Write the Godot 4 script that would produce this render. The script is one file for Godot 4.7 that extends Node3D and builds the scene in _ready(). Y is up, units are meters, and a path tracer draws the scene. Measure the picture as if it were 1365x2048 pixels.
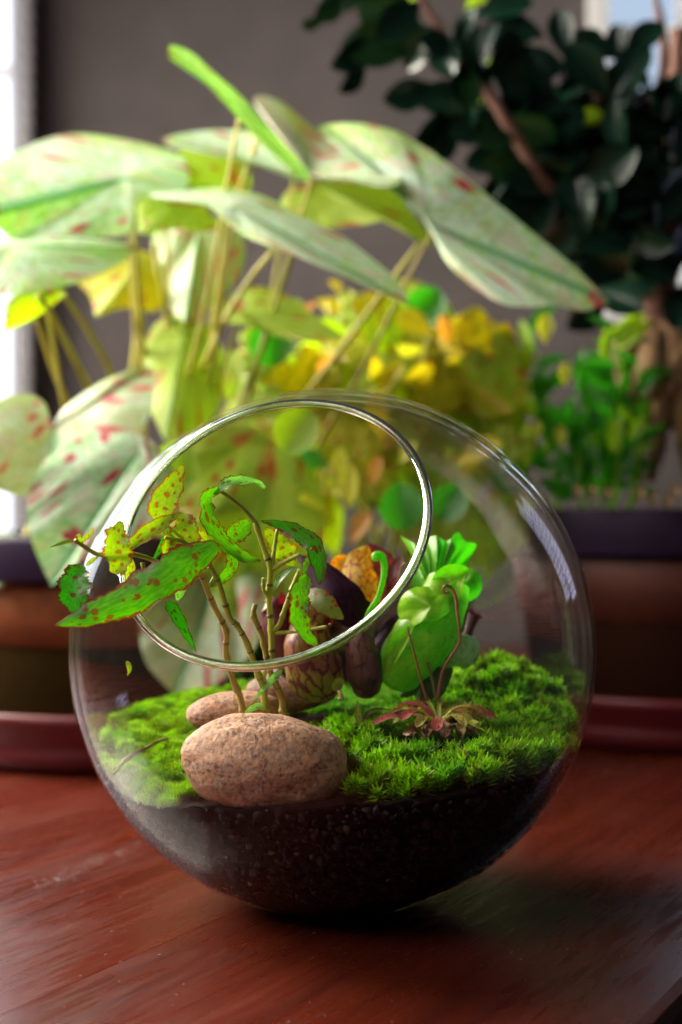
extends Node3D

# ---------------------------------------------------------------- camera and scale
const D := 0.547          # distance of the camera from the middle of the globe, metres
const F := 2844.0         # focal length in photograph pixels
const EYE := Vector3(0, 0.15, 0.547)
const C := Vector3(-0.0032, 0.0972, 0.0)   # middle of the glass globe
const R := 0.1
const AX := Vector3(-0.242, 0.573, 0.783)  # axis of its round opening
const AL := 0.5735                         # half angle of the opening

var rng := RandomNumberGenerator.new()
var fn := FastNoiseLite.new()
var M := {}

func P(x: float, y: float, z: float) -> Vector3:
	var d := D - z
	return Vector3((x - 682.5) / F * d, 0.15 - (y - 1024.0) / F * d, z)

func PS(a: Array) -> Array:
	var o := []
	for q in a: o.append(P(q[0], q[1], q[2]))
	return o

func S(px: float, z: float) -> float:
	return px * (D - z) / F

# ---------------------------------------------------------------- nodes
func thing(called: String, label: String, category: String, at: Vector3, group := "") -> Node3D:
	var o := Node3D.new()
	o.name = called
	add_child(o, true)
	o.position = at
	tag(o, label, category, group)
	return o

func tag(o: Node3D, label: String, category := "", group := "", kind := "") -> void:
	if label: o.set_meta("label", label)
	if category: o.set_meta("category", category)
	if group: o.set_meta("group", group)
	if kind: o.set_meta("kind", kind)

func part(called: String, m: Mesh, mat: Material, parent: Node3D = null) -> MeshInstance3D:
	var o := MeshInstance3D.new()
	o.name = called
	o.mesh = m
	o.material_override = mat
	if parent == null:
		add_child(o, true)
	else:
		parent.add_child(o, true)
		if parent.get_parent() == self and not parent is MeshInstance3D: o.position = -parent.position
	return o

func lin(r: float, g: float, b: float, a := 1.0) -> Color:
	var c := Color(r, g, b).linear_to_srgb()
	c.a = a
	return c

func mat(c: Color, rough := 0.6, back := Color.BLACK, tex: Texture2D = null) -> StandardMaterial3D:
	var m := StandardMaterial3D.new()
	m.albedo_color = c
	m.roughness = rough
	m.cull_mode = BaseMaterial3D.CULL_DISABLED
	if back != Color.BLACK:
		m.backlight_enabled = true
		m.backlight = back
	if tex: m.albedo_texture = tex
	return m

# ---------------------------------------------------------------- curves and surfaces
func along(p: Array, t: float) -> Vector3:
	var n := p.size() - 1
	if n == 0: return p[0]
	var k := clampf(t, 0, 1) * n
	var i := mini(int(k), n - 1)
	var a: Vector3 = p[maxi(i - 1, 0)]
	var b: Vector3 = p[i]
	var c: Vector3 = p[i + 1]
	var d: Vector3 = p[mini(i + 2, n)]
	if i == 0: a = b * 2.0 - c
	if i + 2 > n: d = c * 2.0 - b
	return b.cubic_interpolate(c, a, d, k - i)

func lerps(a: Array, t: float) -> float:
	var n := a.size() - 1
	if n == 0: return a[0]
	var k := clampf(t, 0, 1) * n
	var i := mini(int(k), n - 1)
	return lerpf(a[i], a[i + 1], smoothstep(0, 1, k - i))

func grid(v: PackedVector3Array, uv: PackedVector2Array, rows: int, cols: int, colors := PackedColorArray()) -> ArrayMesh:
	var st := SurfaceTool.new()
	st.begin(Mesh.PRIMITIVE_TRIANGLES)
	for i in v.size():
		st.set_uv(uv[i])
		if colors.size(): st.set_color(colors[i])
		st.add_vertex(v[i])
	for i in rows - 1:
		for j in cols - 1:
			var a := i * cols + j
			for k in [a, a + 1, a + cols, a + 1, a + cols + 1, a + cols]: st.add_index(k)
	st.generate_normals()
	return st.commit()

# a leaf: midrib through pts, half widths wl / wr in metres, face turned by roll about the midrib away from the eye
func blade(pts: Array, wl: float, wr: float, o := {}) -> ArrayMesh:
	var n: int = o.get("n", 40)
	var m: int = o.get("m", 13)
	var r0: float = deg_to_rad(o.get("roll", 0.0))
	var r1: float = deg_to_rad(o.get("roll1", o.get("roll", 0.0)))
	var cup: float = o.get("cup", 0.15)
	var peak: float = o.get("peak", 0.42)
	var fat: float = o.get("fat", 0.85)
	var teeth: float = o.get("teeth", 0.0)
	var wave: float = o.get("wave", 0.0)
	var sd: float = o.get("seed", 1.0) * 7.31
	var v := PackedVector3Array()
	var uv := PackedVector2Array()
	var e := log(0.5) / log(peak)
	for i in n + 1:
		var t := float(i) / n
		var p := along(pts, t)
		var tan := (along(pts, minf(t + 0.01, 1)) - along(pts, maxf(t - 0.01, 0))).normalized()
		var vw := EYE - p
		vw = (vw - tan * vw.dot(tan)).normalized()
		var lat := tan.cross(vw)
		var r := lerpf(r0, r1, t)
		var side := lat * cos(r) + vw * sin(r)
		var nor := side.cross(tan)
		var f: float = pow(maxf(sin(PI * pow(t, e)), 0.0), fat)
		if o.has("base"): f = maxf(f, o.base * (1.0 - t))
		for j in m:
			var s := 2.0 * j / (m - 1) - 1.0
			var w := (wl if s < 0 else wr) * f
			var a := absf(s)
			var k := 0.0
			if teeth > 0:
				k = teeth * pow(a, 3) * (absf(fposmod(t * 13.0 + (0.3 if s > 0 else 0.0) + 0.4 * sin(t * 17.0 + sd), 1.0) - 0.5) * 2.2 - 0.5 + 0.6 * sin(t * 23.0 + sd + s))
			w *= 1.0 + k
			var rise := cup * a * a * w + wave * a * a * w * sin(t * 15.0 + sd + (1.7 if s > 0 else 0.0))
			v.append(p + side * s * w + nor * rise)
			uv.append(Vector2(s * 0.5 + 0.5, t))
	return grid(v, uv, n + 1, m)

# a stem, pitcher or root swept along pts
func tube(pts: Array, radii: Array, o := {}) -> ArrayMesh:
	var n: int = o.get("n", 24)
	var m: int = o.get("m", 10)
	var flat: float = o.get("flat", 1.0)
	var ruf: float = o.get("ruffle", 0.0)
	var lobes: float = o.get("lobes", 6.0)
	var lump: float = o.get("lump", 0.0)
	var v := PackedVector3Array()
	var uv := PackedVector2Array()
	var up := Vector3(0.13, 0.2, 1).normalized()
	for i in n + 1:
		var t := float(i) / n
		var p := along(pts, t)
		var tan := (along(pts, minf(t + 0.02, 1)) - along(pts, maxf(t - 0.02, 0))).normalized()
		up = (up - tan * up.dot(tan)).normalized()
		var sd := tan.cross(up)
		var r := lerps(radii, t)
		for j in m + 1:
			var a := TAU * j / m
			var q := r * (1.0 + ruf * pow(t, 4) * sin(a * lobes) + lump * fn.get_noise_3d(cos(a) * 60 + p.x * 9000, sin(a) * 60, t * 200))
			v.append(p + sd * cos(a) * q + up * sin(a) * q * flat + tan * (ruf * pow(t, 4) * r * 0.8 * sin(a * lobes + 1.0)))
			uv.append(Vector2(float(j) / m, t))
	if o.get("cap", true):
		var first := along(pts, 0)
		var last := along(pts, 1)
		for j in m + 1:
			v.append(last)
			uv.append(Vector2(float(j) / m, 1))
		var nv := PackedVector3Array()
		var nu := PackedVector2Array()
		for j in m + 1:
			nv.append(first)
			nu.append(Vector2(float(j) / m, 0))
		nv.append_array(v)
		nu.append_array(uv)
		return grid(nv, nu, n + 3, m + 1)
	return grid(v, uv, n + 1, m + 1)

func lathe(at: Vector3, prof: Array, m := 64) -> ArrayMesh:
	var v := PackedVector3Array()
	var uv := PackedVector2Array()
	for i in prof.size():
		for j in m + 1:
			var a := TAU * j / m
			v.append(at + Vector3(cos(a) * prof[i].x, prof[i].y, -sin(a) * prof[i].x))
			uv.append(Vector2(float(j) / m, float(i) / prof.size()))
	return grid(v, uv, prof.size(), m + 1)

const HEART := [Vector2(0, 1), Vector2(0.13, 0.84), Vector2(0.36, 0.6), Vector2(0.68, 0.3), Vector2(0.9, 0.0), Vector2(0.92, -0.26), Vector2(0.74, -0.46), Vector2(0.45, -0.52), Vector2(0.2, -0.38), Vector2(0.04, -0.14)]

func heart_at(t: float) -> Vector2:
	var s := 1.0 if t < 0.5 else -1.0
	var k := (t if t < 0.5 else 1.0 - t) * 2.0 * (HEART.size() - 1)
	var i := mini(int(k), HEART.size() - 2)
	var a: Vector2 = HEART[maxi(i - 1, 0)]
	var b: Vector2 = HEART[i]
	var c: Vector2 = HEART[i + 1]
	var d: Vector2 = HEART[mini(i + 2, HEART.size() - 1)]
	var q := b.cubic_interpolate(c, a, d, k - i)
	return Vector2(q.x * s, q.y)

# a heart-shaped leaf on a stalk: from its stalk at a to its tip at a + ax, half as wide as sd
func heart(a: Vector3, ax: Vector3, sd: Vector3, droop: float, fold: float, ruffle: float, sed: float) -> ArrayMesh:
	var nor := ax.cross(sd).normalized()
	if nor.y < 0: nor = -nor
	var size := (ax.length() + sd.length()) * 0.5
	var rings := 14
	var m := 72
	var v := PackedVector3Array()
	var uv := PackedVector2Array()
	for i in rings + 1:
		var k := pow(float(i) / rings, 0.8)
		for j in m + 1:
			var t := float(j) / m
			var q := heart_at(t) * k
			var r := q.length()
			var h := -droop * r * r + fold * absf(q.x) + ruffle * pow(k, 3) * sin(t * 44.0 + sed) + 0.03 * sin(q.x * 9 + sed) * cos(q.y * 8 + sed * 2)
			h -= 0.035 * exp(-pow(q.x / 0.05, 2)) * r
			v.append(a + ax * q.y + sd * q.x + nor * h * size)
			uv.append(Vector2(q.x * 0.5 + 0.5, 1.0 - (q.y + 0.56) / 1.6))
	return grid(v, uv, rings + 1, m + 1)

# a leaf whose outline is known: rings between its stalk point and the outline, every point with its own depth
func outlined(mid: Array, edge: Array, o := {}) -> ArrayMesh:
	var m := 96
	var rings := 18
	var c := P(mid[0], mid[1], mid[2])
	var ring := PS(edge)
	ring.append(ring[0])
	var amp: float = o.get("crumple", 0.0)
	var dome: float = o.get("dome", 0.0)
	var ribs: float = o.get("ribs", 0.0)
	var sed: float = o.get("seed", 1.0)
	var v := PackedVector3Array()
	var uv := PackedVector2Array()
	for i in rings + 1:
		var k := float(i) / rings
		for j in m + 1:
			var t := float(j) / m
			var e := along(ring, t)
			if t < 0.03 or t > 0.97: e = e.lerp(ring[0], 0.0)
			var p := c.lerp(e, k)
			var q := heart_at(t) * k
			var out := (EYE - p).normalized()
			p += out * (dome * sin(PI * k) + amp * k * (sin(q.x * 8.0 + sed) * cos(q.y * 9.0 + sed * 1.7) + 0.7 * k * sin(t * 37.0 + sed)) + ribs * sin(k * PI * 0.8) * cos(atan2(e.y - c.y, e.x - c.x) * 22.0))
			p += Vector3(0, -1, 0) * 0.0006 * exp(-pow(q.x / 0.06, 2)) * k
			v.append(p)
			uv.append(Vector2(q.x * 0.5 + 0.5, 1.0 - (q.y + 0.56) / 1.6))
	return grid(v, uv, rings + 1, m + 1)

func ellipsoid(at: Vector3, b: Basis, rad: Vector3, sq: float, lump: float, sed: float) -> ArrayMesh:
	var v := PackedVector3Array()
	var uv := PackedVector2Array()
	var n := 40
	var m := 64
	for i in n + 1:
		var th := PI * i / n
		for j in m + 1:
			var ph := TAU * j / m
			var d := Vector3(sin(th) * cos(ph), cos(th), -sin(th) * sin(ph))
			var q := Vector3(signf(d.x) * pow(absf(d.x), sq), signf(d.y) * pow(absf(d.y), sq), signf(d.z) * pow(absf(d.z), sq))
			var k := 1.0 + lump * fn.get_noise_3d(d.x * 45 + sed, d.y * 45, d.z * 45) + lump * 0.9 * fn.get_noise_3d(d.x * 18 + sed * 3, d.y * 18, d.z * 18) + lump * 0.35 * fn.get_noise_3d(d.x * 140 + sed, d.y * 140, d.z * 140)
			v.append(at + b * (q * rad * k))
			uv.append(Vector2(float(j) / m, float(i) / n))
	return grid(v, uv, n + 1, m + 1)

# ---------------------------------------------------------------- textures
func picture(w: int, h: int, f: Callable) -> ImageTexture:
	var im := Image.create(w, h, false, Image.FORMAT_RGB8)
	for y in h:
		for x in w:
			im.set_pixel(x, y, f.call((x + 0.5) / w, (y + 0.5) / h))
	return ImageTexture.create_from_image(im)

func noise(kind: int, freq: float, sed: int, oct := 3) -> FastNoiseLite:
	var n := FastNoiseLite.new()
	n.noise_type = kind as FastNoiseLite.NoiseType
	n.frequency = freq
	n.seed = sed
	n.fractal_type = FastNoiseLite.FRACTAL_FBM if oct > 1 else FastNoiseLite.FRACTAL_NONE
	n.fractal_octaves = oct
	return n

func cells(freq: float, sed: int, ret: int, jitter := 1.0) -> FastNoiseLite:
	var n := noise(FastNoiseLite.TYPE_CELLULAR, freq, sed, 1)
	n.cellular_return_type = ret as FastNoiseLite.CellularReturnType
	n.cellular_jitter = jitter
	return n

func noise_tex(freq: float, sed: int, stops: Array, size := 512, oct := 4) -> NoiseTexture2D:
	var t := NoiseTexture2D.new()
	t.width = size
	t.height = size
	t.seamless = true
	t.noise = noise(FastNoiseLite.TYPE_SIMPLEX_SMOOTH, freq, sed, oct)
	var g := Gradient.new()
	g.offsets = PackedFloat32Array()
	var off := PackedFloat32Array()
	var col := PackedColorArray()
	for s in stops:
		off.append(s[0])
		col.append(s[1])
	g.offsets = off
	g.colors = col
	t.color_ramp = g
	return t

func mixc(a: Color, b: Color, t: float) -> Color:
	return a.lerp(b, clampf(t, 0, 1))

func caladium_texture(sed: int, pale: Color, vein: Color, rimc: Color, spot: Color, spots: float) -> ImageTexture:
	var n1 := noise(FastNoiseLite.TYPE_SIMPLEX_SMOOTH, 3.0, sed, 3)
	var n2 := cells(7.0, sed + 5, FastNoiseLite.RETURN_CELL_VALUE)
	var n3 := cells(7.0, sed + 5, FastNoiseLite.RETURN_DISTANCE)
	var n4 := noise(FastNoiseLite.TYPE_SIMPLEX_SMOOTH, 14.0, sed + 9, 3)
	var n5 := cells(9.0, sed + 3, FastNoiseLite.RETURN_DISTANCE2_SUB)
	return picture(384, 384, func(x: float, y: float) -> Color:
		var u := (x - 0.5) * 2.0
		var v := (1.0 - y) * 1.6 - 0.56
		var a := absf(u)
		var c := mixc(pale, rimc, 0.12 + 0.8 * n1.get_noise_2d(u, v) + 0.8 * n4.get_noise_2d(u, v))
		c = mixc(c, rimc, smoothstep(0.6, 1.1, Vector2(u, v * (1.0 if v > 0 else 1.7)).length() + 0.1 * n4.get_noise_2d(u, v)) * 0.75)
		var lead := (v - a * 0.75) if v > -0.02 else (v * 1.4 + a * 0.55 - 0.1)
		var l := absf(fposmod(lead * 4.6 + 0.15 * n1.get_noise_2d(u * 2, v * 2), 1.0) - 0.5)
		c = mixc(c, vein, smoothstep(0.08, 0.01, l) * 0.5 * (0.7 + 0.9 * n4.get_noise_2d(u * 1.5, v * 1.5)))
		if pale.b > 0.4: c = mixc(c, lin(0.74, 0.48, 0.46), smoothstep(0.05, 0.4, n1.get_noise_2d(u * 1.5 + 40, v * 1.5)) * 0.45)
		c = mixc(c, vein, smoothstep(0.16, 0.02, n5.get_noise_2d(u, v) + 1.0) * 0.3)
		c = mixc(c, vein, smoothstep(0.024, 0.006, a) * 0.85)
		var k := Vector2(u * 1.1 + v * 0.3, v * 0.8 - a * 0.5) * 0.8
		if n2.get_noise_2dv(k) * 0.5 + 0.5 < spots:
			c = mixc(c, spot, smoothstep(-0.55, -0.8, n3.get_noise_2dv(k) + 0.25 * n4.get_noise_2d(u * 2, v * 2)))
		return c)

func begonia_texture(sed: int, green: Color, light: Color, red: Color, spot: Color, ay := 1.7) -> ImageTexture:
	var n1 := noise(FastNoiseLite.TYPE_SIMPLEX_SMOOTH, 4.0, sed, 3)
	var n2 := cells(6.5, sed + 5, FastNoiseLite.RETURN_CELL_VALUE, 0.9)
	var n3 := cells(6.5, sed + 5, FastNoiseLite.RETURN_DISTANCE, 0.9)
	return picture(192, 384, func(x: float, y: float) -> Color:
		var s := absf(x - 0.5) * 2.0
		var c := mixc(green, light, 0.45 + 0.9 * n1.get_noise_2d(x * 2, y * 3))
		var l := absf(fposmod(y * 7.0 - s * 1.8, 1.0) - 0.5)
		c = mixc(c, light, smoothstep(0.1, 0.02, l) * 0.4 + smoothstep(0.06, 0.0, s) * 0.8)
		var k := Vector2(x * 0.62, y * ay)
		if n2.get_noise_2dv(k) > 0.4:
			var d := n3.get_noise_2dv(k) + 0.2 * n1.get_noise_2d(x * 9, y * 9)
			c = mixc(c, spot, smoothstep(-0.6, -0.7, d + 0.55 * (1.0 - n2.get_noise_2dv(k)) - 0.16 + 0.12 * n1.get_noise_2d(x * 6, y * 12)))
		var e := smoothstep(0.82, 0.95, s + 0.12 * n1.get_noise_2d(x * 5, y * 14))
		e = maxf(e, maxf(smoothstep(0.035, 0.0, y), smoothstep(0.95, 1.0, y)) * 0.8)
		return mixc(c, red, e))

func veined_texture(sed: int, base: Color, base2: Color, vein: Color, width: float, sx: float, sy: float) -> ImageTexture:
	var n1 := noise(FastNoiseLite.TYPE_SIMPLEX_SMOOTH, 3.0, sed, 3)
	var n3 := cells(5.0, sed + 5, FastNoiseLite.RETURN_DISTANCE2_SUB, 0.9)
	return picture(256, 256, func(x: float, y: float) -> Color:
		var c := mixc(base, base2, 0.5 + 1.1 * n1.get_noise_2d(x, y))
		var wx := x + 0.03 * n1.get_noise_2d(x * 4, y * 4)
		var d := n3.get_noise_2d(wx * sx, y * sy) + 1.0
		return mixc(c, vein, smoothstep(width, width * 0.3, d)))

# ---------------------------------------------------------------- the scene
func _ready() -> void:
	rng.seed = 11
	fn.noise_type = FastNoiseLite.TYPE_SIMPLEX_SMOOTH
	fn.frequency = 0.02
	fn.seed = 4
	var cam := Camera3D.new()
	cam.name = "camera"
	add_child(cam)
	cam.position = EYE
	cam.near = 0.02
	cam.far = 20.0
	var lens := CameraAttributesPhysical.new()
	lens.frustum_focal_length = 12.0 * F / 1024.0
	lens.frustum_focus_distance = 0.485
	lens.frustum_near = 0.02
	lens.frustum_far = 20.0
	lens.exposure_aperture = 4.3
	cam.attributes = lens
	cam.fov = 2.0 * rad_to_deg(atan(1024.0 / F))
	cam.current = true

	var we := WorldEnvironment.new()
	we.name = "surroundings"
	var env := Environment.new()
	env.background_mode = Environment.BG_COLOR
	env.background_color = lin(0.016, 0.015, 0.017)
	env.tonemap_mode = Environment.TONE_MAPPER_LINEAR
	env.tonemap_exposure = 1.55
	env.sdfgi_enabled = true
	env.ssao_enabled = true
	env.ssil_enabled = true
	we.environment = env
	add_child(we)
	# daylight of the windows: a big one on the left, one behind on the right; plus a fill light added in front
	window_light("left_window_light", Vector3(-0.72, 0.64, -0.42), Vector3(0.0, 0.12, -0.12), Vector2(0.66, 0.6), Color(1.0, 0.97, 0.91), 4.3)
	window_light("right_window_light", Vector3(0.8, 0.42, -0.62), Vector3(0.05, 0.15, -0.1), Vector2(0.12, 0.42), Color(0.74, 0.78, 1.0), 0.07)
	window_light("front_fill_light", Vector3(-0.75, 0.75, 0.62), Vector3(-0.05, 0.05, 0), Vector2(0.45, 0.5), Color(1.0, 0.96, 0.93), 0.8)

	make_materials()
	build_room()
	build_table()
	build_pots()
	build_globe()
	build_ground()
	build_begonia()
	build_pitchers()
	build_sundew()
	build_small_things()
	build_caladium()
	build_yellow_plant()
	build_shrub()

func window_light(called: String, at: Vector3, to: Vector3, size: Vector2, c: Color, energy: float) -> void:
	var l := AreaLight3D.new()
	l.name = called
	l.area_size = size
	l.light_color = c
	l.light_energy = energy
	l.area_range = 6.0
	l.area_attenuation = 2.0
	l.shadow_enabled = true
	add_child(l)
	l.look_at_from_position(at, to, Vector3.UP)
	if called != "":
		# unseen bars and slats added before the light, streaking its mirror image in the globe
		var o := Node3D.new()
		o.name = "unseen_frame"
		add_child(o, true)
		o.transform = l.transform.translated_local(Vector3(0, 0, -0.02))
		tag(o, "white window frame " + {"left_window_light": "and unseen blind added to streak the mirrored left light", "right_window_light": "and blind mirrored in the globe's right side"}.get(called, "and blind added unseen before the front fill light"), "window")
		var fm := mat(lin(0.7, 0.7, 0.7), 0.5)
		var sheer := mat(lin(0.6, 0.58, 0.55), 0.6)
		for i in 17:
			var b := BoxMesh.new()
			b.size = Vector3(size.x * 0.98, 0.0008, 0.018)
			var p := part("added_slat", b, sheer, o)
			p.position = Vector3(0, (i / 16.0 - 0.5) * size.y * 0.97, -0.024)
			p.rotation.x = deg_to_rad(38.0 + 3.0 * sin(i * 2.7))
		for i in 9:
			var b := BoxMesh.new()
			b.size = Vector3(0.022 if i % 4 == 0 else 0.012, size.y, 0.02) if i < 5 else Vector3(size.x, 0.012, 0.018)
			var p := part("glazing_bar", b, fm, o)
			p.position = Vector3((i / 4.0 - 0.5) * size.x, 0, 0) if i < 5 else Vector3(0, ((i - 4.5) / 4.0 - 0.5) * size.y, 0)

func make_materials() -> void:
	# caladium leaves
	var back := Color(0.62, 0.8, 0.3)
	M.pale_leaf = mat(Color.WHITE, 0.5, back, caladium_texture(3, lin(0.68, 0.82, 0.72), lin(0.14, 0.38, 0.16), lin(0.42, 0.60, 0.10), lin(0.55, 0.06, 0.09), 0.16))
	M.spotted_leaf = mat(Color.WHITE, 0.45, back, caladium_texture(8, lin(0.66, 0.78, 0.64), lin(0.10, 0.34, 0.14), lin(0.24, 0.5, 0.16), lin(0.42, 0.03, 0.06), 0.42))
	M.pink_leaf = mat(Color.WHITE, 0.5, Color(0.6, 0.6, 0.3), caladium_texture(17, lin(0.60, 0.68, 0.54), lin(0.2, 0.42, 0.18), lin(0.40, 0.52, 0.14), lin(0.6, 0.1, 0.12), 0.3))
	M.lime_leaf = mat(Color.WHITE, 0.5, Color(0.9, 1.0, 0.2), caladium_texture(31, lin(0.50, 0.62, 0.10), lin(0.24, 0.44, 0.03), lin(0.46, 0.56, 0.02), lin(0.5, 0.08, 0.02), 0.16))
	M.gold_leaf = mat(Color.WHITE, 0.5, Color(1.0, 0.9, 0.15), caladium_texture(45, lin(0.56, 0.54, 0.03), lin(0.26, 0.38, 0.02), lin(0.44, 0.48, 0.015), lin(0.45, 0.06, 0.015), 0.2))
	M.petiole = mat(lin(0.46, 0.42, 0.03), 0.45)
	M.petiole_dark = mat(lin(0.34, 0.28, 0.03), 0.45)
	M.yellow_small = mat(lin(0.62, 0.5, 0.02), 0.5, Color(1, 0.9, 0.1))
	M.orange_small = mat(lin(0.6, 0.25, 0.06), 0.5, Color(1, 0.7, 0.2))
	M.green_small = mat(lin(0.22, 0.38, 0.02), 0.5, Color(0.8, 1, 0.1))
	M.deep_small = mat(lin(0.03, 0.14, 0.015), 0.45, Color(0.3, 0.8, 0.1))
	M.lemon_small = mat(lin(0.6, 0.58, 0.08), 0.5, Color(1, 1, 0.2))
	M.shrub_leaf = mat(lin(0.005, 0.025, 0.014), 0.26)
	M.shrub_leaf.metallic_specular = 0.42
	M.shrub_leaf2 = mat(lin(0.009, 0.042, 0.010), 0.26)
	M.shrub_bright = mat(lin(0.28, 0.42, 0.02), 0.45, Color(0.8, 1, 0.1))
	M.bark = mat(lin(0.13, 0.055, 0.035), 0.8)
	M.root = mat(lin(0.32, 0.18, 0.09), 0.75)
	# things in the globe
	M.begonia = mat(Color.WHITE, 0.38, Color(0.75, 1.0, 0.15), begonia_texture(5, lin(0.10, 0.30, 0.015), lin(0.25, 0.46, 0.03), lin(0.22, 0.03, 0.02), lin(0.26, 0.09, 0.02)))
	M.begonia_big = mat(Color.WHITE, 0.36, Color(0.75, 1.0, 0.15), begonia_texture(5, lin(0.075, 0.27, 0.012), lin(0.18, 0.42, 0.025), lin(0.30, 0.03, 0.02), lin(0.26, 0.09, 0.02), 3.6))
	M.begonia_lime = mat(Color.WHITE, 0.38, Color(0.9, 1.0, 0.15), begonia_texture(9, lin(0.27, 0.43, 0.02), lin(0.42, 0.55, 0.06), lin(0.42, 0.07, 0.03), lin(0.38, 0.13, 0.03)))
	M.begonia_dark = mat(Color.WHITE, 0.36, Color(0.4, 0.9, 0.1), begonia_texture(13, lin(0.05, 0.19, 0.012), lin(0.11, 0.30, 0.02), lin(0.22, 0.018, 0.022), lin(0.2, 0.045, 0.015)))
	M.begonia_silver = mat(Color.WHITE, 0.33, Color(0.7, 1.0, 0.4), begonia_texture(21, lin(0.26, 0.46, 0.18), lin(0.5, 0.62, 0.42), lin(0.2, 0.03, 0.04), lin(0.2, 0.2, 0.06)))
	M.begonia_dull = mat(Color.WHITE, 0.4, Color(0.5, 0.7, 0.1), begonia_texture(25, lin(0.15, 0.19, 0.02), lin(0.22, 0.24, 0.04), lin(0.22, 0.03, 0.02), lin(0.3, 0.05, 0.02)))
	M.node_wood = mat(lin(0.16, 0.09, 0.05), 0.7)
	M.green_pitcher = mat(Color.WHITE, 0.36, Color(0.6, 1.0, 0.08), green_texture(3, lin(0.24, 0.52, 0.012), lin(0.46, 0.66, 0.03), lin(0.12, 0.36, 0.01)))
	M.green_ribbed = mat(Color.WHITE, 0.34, Color(0.5, 1.0, 0.1), green_texture(8, lin(0.14, 0.48, 0.015), lin(0.32, 0.64, 0.06), lin(0.07, 0.32, 0.01)))
	M.pale_pitcher = mat(Color.WHITE, 0.35, Color(0.5, 0.9, 0.3), noise_tex(0.008, 5, [[0.0, lin(0.36, 0.55, 0.22)], [0.6, lin(0.62, 0.74, 0.48)], [1.0, lin(0.42, 0.28, 0.16)]]))
	M.olive = mat(lin(0.05, 0.10, 0.012), 0.5)
	M.striped = mat(Color.WHITE, 0.42, Color(0.8, 0.7, 0.1), veined_texture(2, lin(0.36, 0.36, 0.03), lin(0.3, 0.12, 0.05), lin(0.15, 0.015, 0.025), 0.22, 3.2, 1.6))
	M.veined_hood = mat(Color.WHITE, 0.4, Color(1.0, 0.8, 0.1), veined_texture(7, lin(0.78, 0.60, 0.03), lin(0.66, 0.38, 0.03), lin(0.40, 0.035, 0.02), 0.17, 1.15, 1.5))
	M.plum_hood = mat(Color.WHITE, 0.4, Color(0.7, 0.3, 0.4), veined_texture(12, lin(0.2, 0.045, 0.075), lin(0.32, 0.12, 0.12), lin(0.1, 0.012, 0.03), 0.22, 2.0, 2.4))
	M.plum = mat(Color.WHITE, 0.42, Color.BLACK, noise_tex(0.02, 14, [[0.0, lin(0.014, 0.004, 0.012)], [0.6, lin(0.03, 0.008, 0.022)], [1.0, lin(0.05, 0.016, 0.03)]]))
	M.plum.metallic_specular = 0.2
	M.plum.roughness = 0.55
	M.bladder = mat(Color.WHITE, 0.4, Color.BLACK, veined_texture(19, lin(0.11, 0.03, 0.035), lin(0.19, 0.075, 0.055), lin(0.045, 0.010, 0.016), 0.12, 2.6, 1.2))
	M.crimson = mat(lin(0.075, 0.007, 0.018), 0.45, Color(0.4, 0.04, 0.08))
	M.crozier = mat(lin(0.17, 0.42, 0.02), 0.4, Color(0.5, 0.9, 0.05))
	M.red_stalk = mat(lin(0.26, 0.09, 0.04), 0.45)
	M.moss_strand = mat(lin(0.16, 0.15, 0.03), 0.7)
	M.dead = mat(Color.WHITE, 0.7, Color(0.4, 0.25, 0.08), noise_tex(0.02, 24, [[0.0, lin(0.06, 0.03, 0.015)], [0.5, lin(0.17, 0.09, 0.035)], [1.0, lin(0.3, 0.2, 0.07)]], 256))
	M.sundew = mat(lin(0.24, 0.26, 0.03), 0.45, Color(0.7, 0.7, 0.1))
	M.sundew_red = mat(lin(0.3, 0.06, 0.05), 0.45, Color(0.8, 0.2, 0.1))
	M.hair = mat(lin(0.30, 0.06, 0.04), 0.3)
	M.stalk = mat(Color.WHITE, 0.42, Color.BLACK, noise_tex(0.02, 33, [[0.0, lin(0.34, 0.28, 0.04)], [0.5, lin(0.42, 0.46, 0.05)], [1.0, lin(0.36, 0.52, 0.06)]], 256))
	M.stalk_brown = mat(Color.WHITE, 0.5, Color.BLACK, noise_tex(0.02, 35, [[0.0, lin(0.2, 0.1, 0.03)], [0.5, lin(0.38, 0.26, 0.05)], [1.0, lin(0.42, 0.4, 0.06)]], 256))

# ---------------------------------------------------------------- room
func green_texture(sed: int, a: Color, b: Color, vein: Color) -> ImageTexture:
	var n1 := noise(FastNoiseLite.TYPE_SIMPLEX_SMOOTH, 3.0, sed, 4)
	var n3 := cells(5.0, sed + 5, FastNoiseLite.RETURN_DISTANCE2_SUB, 0.9)
	var n4 := noise(FastNoiseLite.TYPE_SIMPLEX_SMOOTH, 24.0, sed + 2, 2)
	return picture(256, 256, func(x: float, y: float) -> Color:
		var c := mixc(a, b, 0.5 + 0.9 * n1.get_noise_2d(x, y) + 0.3 * n4.get_noise_2d(x, y))
		var d := n3.get_noise_2d((x + 0.03 * n1.get_noise_2d(x * 4, y * 4)) * 3.4, y * 0.8) + 1.0
		c = mixc(c, vein, smoothstep(0.12, 0.02, d) * 0.4)
		var f := n3.get_noise_2d(x * 7.0 + 30, y * 5.0) + 1.0
		c = mixc(c, vein, smoothstep(0.1, 0.02, f) * 0.25)
		return mixc(c, lin(0.16, 0.12, 0.02), smoothstep(0.62, 0.75, n4.get_noise_2d(x * 0.8 + 9, y * 0.8)) * 0.7))

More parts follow.
